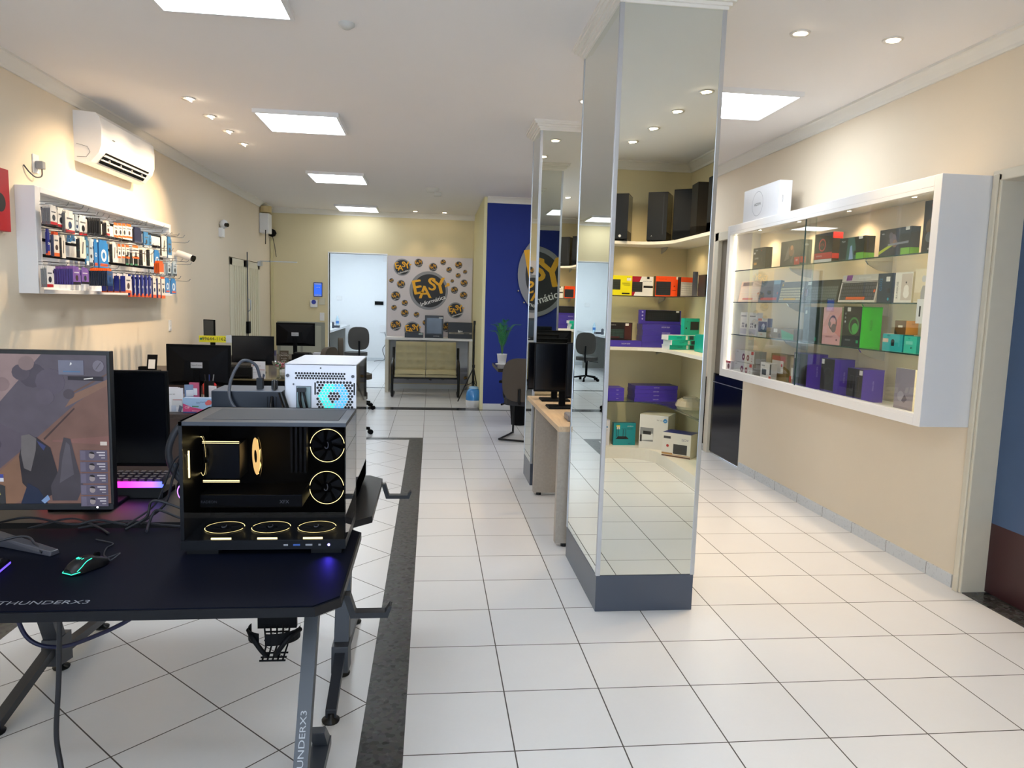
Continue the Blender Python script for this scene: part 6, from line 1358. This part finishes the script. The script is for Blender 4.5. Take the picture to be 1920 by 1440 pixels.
# ---------- white computer, rear side facing the viewer
t = thing('white_computer', 'white computer tower showing its perforated rear panel', 'computer', (-.443, 3.20, .7425))
w, d, h = .142, .235, .59
WP = M('#e2e6f2', .4, var=.01)
b = MB(); b.box((-w,-d,.02), (w,-d+.004,h), WP); b.box((-w,-d,h-.006), (w,d,h), WP); b.box((-w,-d,.02), (-w+.005,d,h), WP); b.box((-w,-d,.02), (w,d,.10), WP); b.box((-w,d-.005,.02), (w,d,h), WP); b.box((-w+.005,-d+.08,.1), (w-.01,d-.01,h-.01), M('#141619', .5)); b.build('body', t, .002)
b = MB(); b.box((w-.004,-d+.004,.02), (w,d,h-.006), M('#08090b', .03, coat=1.0, var=0)); b.build('dark_glass_side', t)
HX = M('#0a0c14', .6, var=0)
def hexes(b, x0, z0, x1, z1, r, m, y, skip=None):
    dx = r*2.25; dz = dx*.866; row = 0; z = z0
    while z <= z1:
        x = x0+(dx/2 if row % 2 else 0)
        while x <= x1:
            if not skip or skip(x, z): b.disc((x,y,z), r, m, n=6)
            x += dx
        z += dz; row += 1
y = -d-.0006
b = MB(); hexes(b, -w+.045, h-.058, w-.045, h-.033, .0050, HX, y); b.build('vent_strip', t)
FAN1 = emis('cyan_fan_light', (.05,.85,.75), .8); FAN2 = emis('blue_fan_light', (.08,.45,1.0), .9)
b = MB(); cx, cz = .052, h-.112-.02
hexes(b, -.012, h-.30, w-.014, h-.072, .0058, HX, y, lambda x, z: (x-cx)**2+(z-cz)**2 > .058**2 or (x-cx)**2+(z-cz)**2 < .0005)
hexes(b, -.012, h-.30, w-.014, h-.072, .0058, FAN1, y-.0002, lambda x, z: (x-cx)**2+(z-cz)**2 <= .058**2 and (x-cx)**2+(z-cz)**2 >= .0005 and x < cx+.005)
hexes(b, -.012, h-.30, w-.014, h-.072, .0058, FAN2, y-.0002, lambda x, z: (x-cx)**2+(z-cz)**2 <= .058**2 and (x-cx)**2+(z-cz)**2 >= .0005 and x >= cx+.005)
b.disc((cx,y-.0004,cz), .060, M('#d6e8c8', .4), n=40, r0=.0590, a0=180, a1=340); b.build('rear_fan', t)
b = MB(); b.box((-w+.045,-d-.001,.12), (-w+.105,-d,h-.09), M('#4a5058', .4)); b.box((-w+.048,-d-.0016,.12), (-w+.102,-d-.001,h-.093), M('#7f969c', .35, var=.15)); b.build('port_panel', t)
b = MB()
for x in (-w+.012, w-.014): b.cyl((x,-d-.006,h-.048), (x,-d,h-.048), .0065, DGREY, 12)
b.cyl((0,-d-.003,h-.016), (0,-d,h-.016), .0035, DGREY, 10); b.cyl((-w+.035,-d-.003,h-.083), (-w+.035,-d,h-.083), .0035, DGREY, 10); b.build('thumb_screws', t)
for x in (-.022, w-.008):
    b = MB(); b.box((x-.003,-d-.0012,h-.125), (x+.003,-d,h-.075), HX); b.build('slot', t)
b = MB(); b.tube(bez([(-w+.06,-d-.012,h-.105),(-w+.065,-d-.02,h-.16),(-w+.085,-d-.01,h-.24)]), .006, BLACK); b.tube(bez([(-w+.075,-d-.012,h-.105),(-w+.085,-d-.02,h-.15),(-w+.10,-d-.01,h-.22)]), .005, BLACK); b.box((-w+.052,-d-.025,h-.112), (-w+.085,-d,h-.096), BLACK); b.build('plugged_cables', t)
for x in (-.09, .09):
    b = MB(); b.box((x-.03,-d+.02,0), (x+.03,d-.02,.02), BLACK); b.build('foot', t)
# black tower turned sideways behind
t = thing('computer_tower', 'plain black computer tower with power cable between the reception desk and white computer', 'computer', (-.79, 3.25, .7425))
b = MB(); b.box((-.135,-.10,.012), (.155,.10,.45), M('#1c222e', .4)); b.box((-.135,-.10,.448), (.155,.10,.452), M('#596170', .4)); b.build('case', t, .003)
b = MB()
for k in range(4): b.box((.095+.012*k,-.1015,.36), (.099+.012*k,-.10,.43), BLACK)
b.build('rear_slots', t)
b = MB(); b.box((.035,-.03,.453), (.06,0,.50), BLACK); b.tube(bez([(.048,-.015,.50),(.03,-.03,.56),(-.02,-.05,.575),(-.055,-.09,.50),(-.05,-.13,.42),(.0,-.15,.36),(.07,-.17,.335)]), .0065, M('#4a4f5a', .4), 10); b.build('power_cable', t)
b = MB(); b.box((.098,-.03,.453), (.12,0,.49), BLACK); b.tube(bez([(.109,-.02,.49),(.118,-.06,.46),(.115,-.12,.40),(.12,-.13,.33)]), .006, BLACK, 8); b.build('power_cable', t)
for x in (-.1,.12):
    b = MB(); b.box((x-.02,-.09,0), (x+.02,.09,.012), BLACK); b.build('foot', t)
o = MB().tube([(0,0,0),(.055,-.02,-.16)], .012, BLACK, 10).build('antenna'); o.location = (-.593, 2.93, 1.22); tag(o, 'thick black antenna in front of the white computer rear panel', 'antenna')
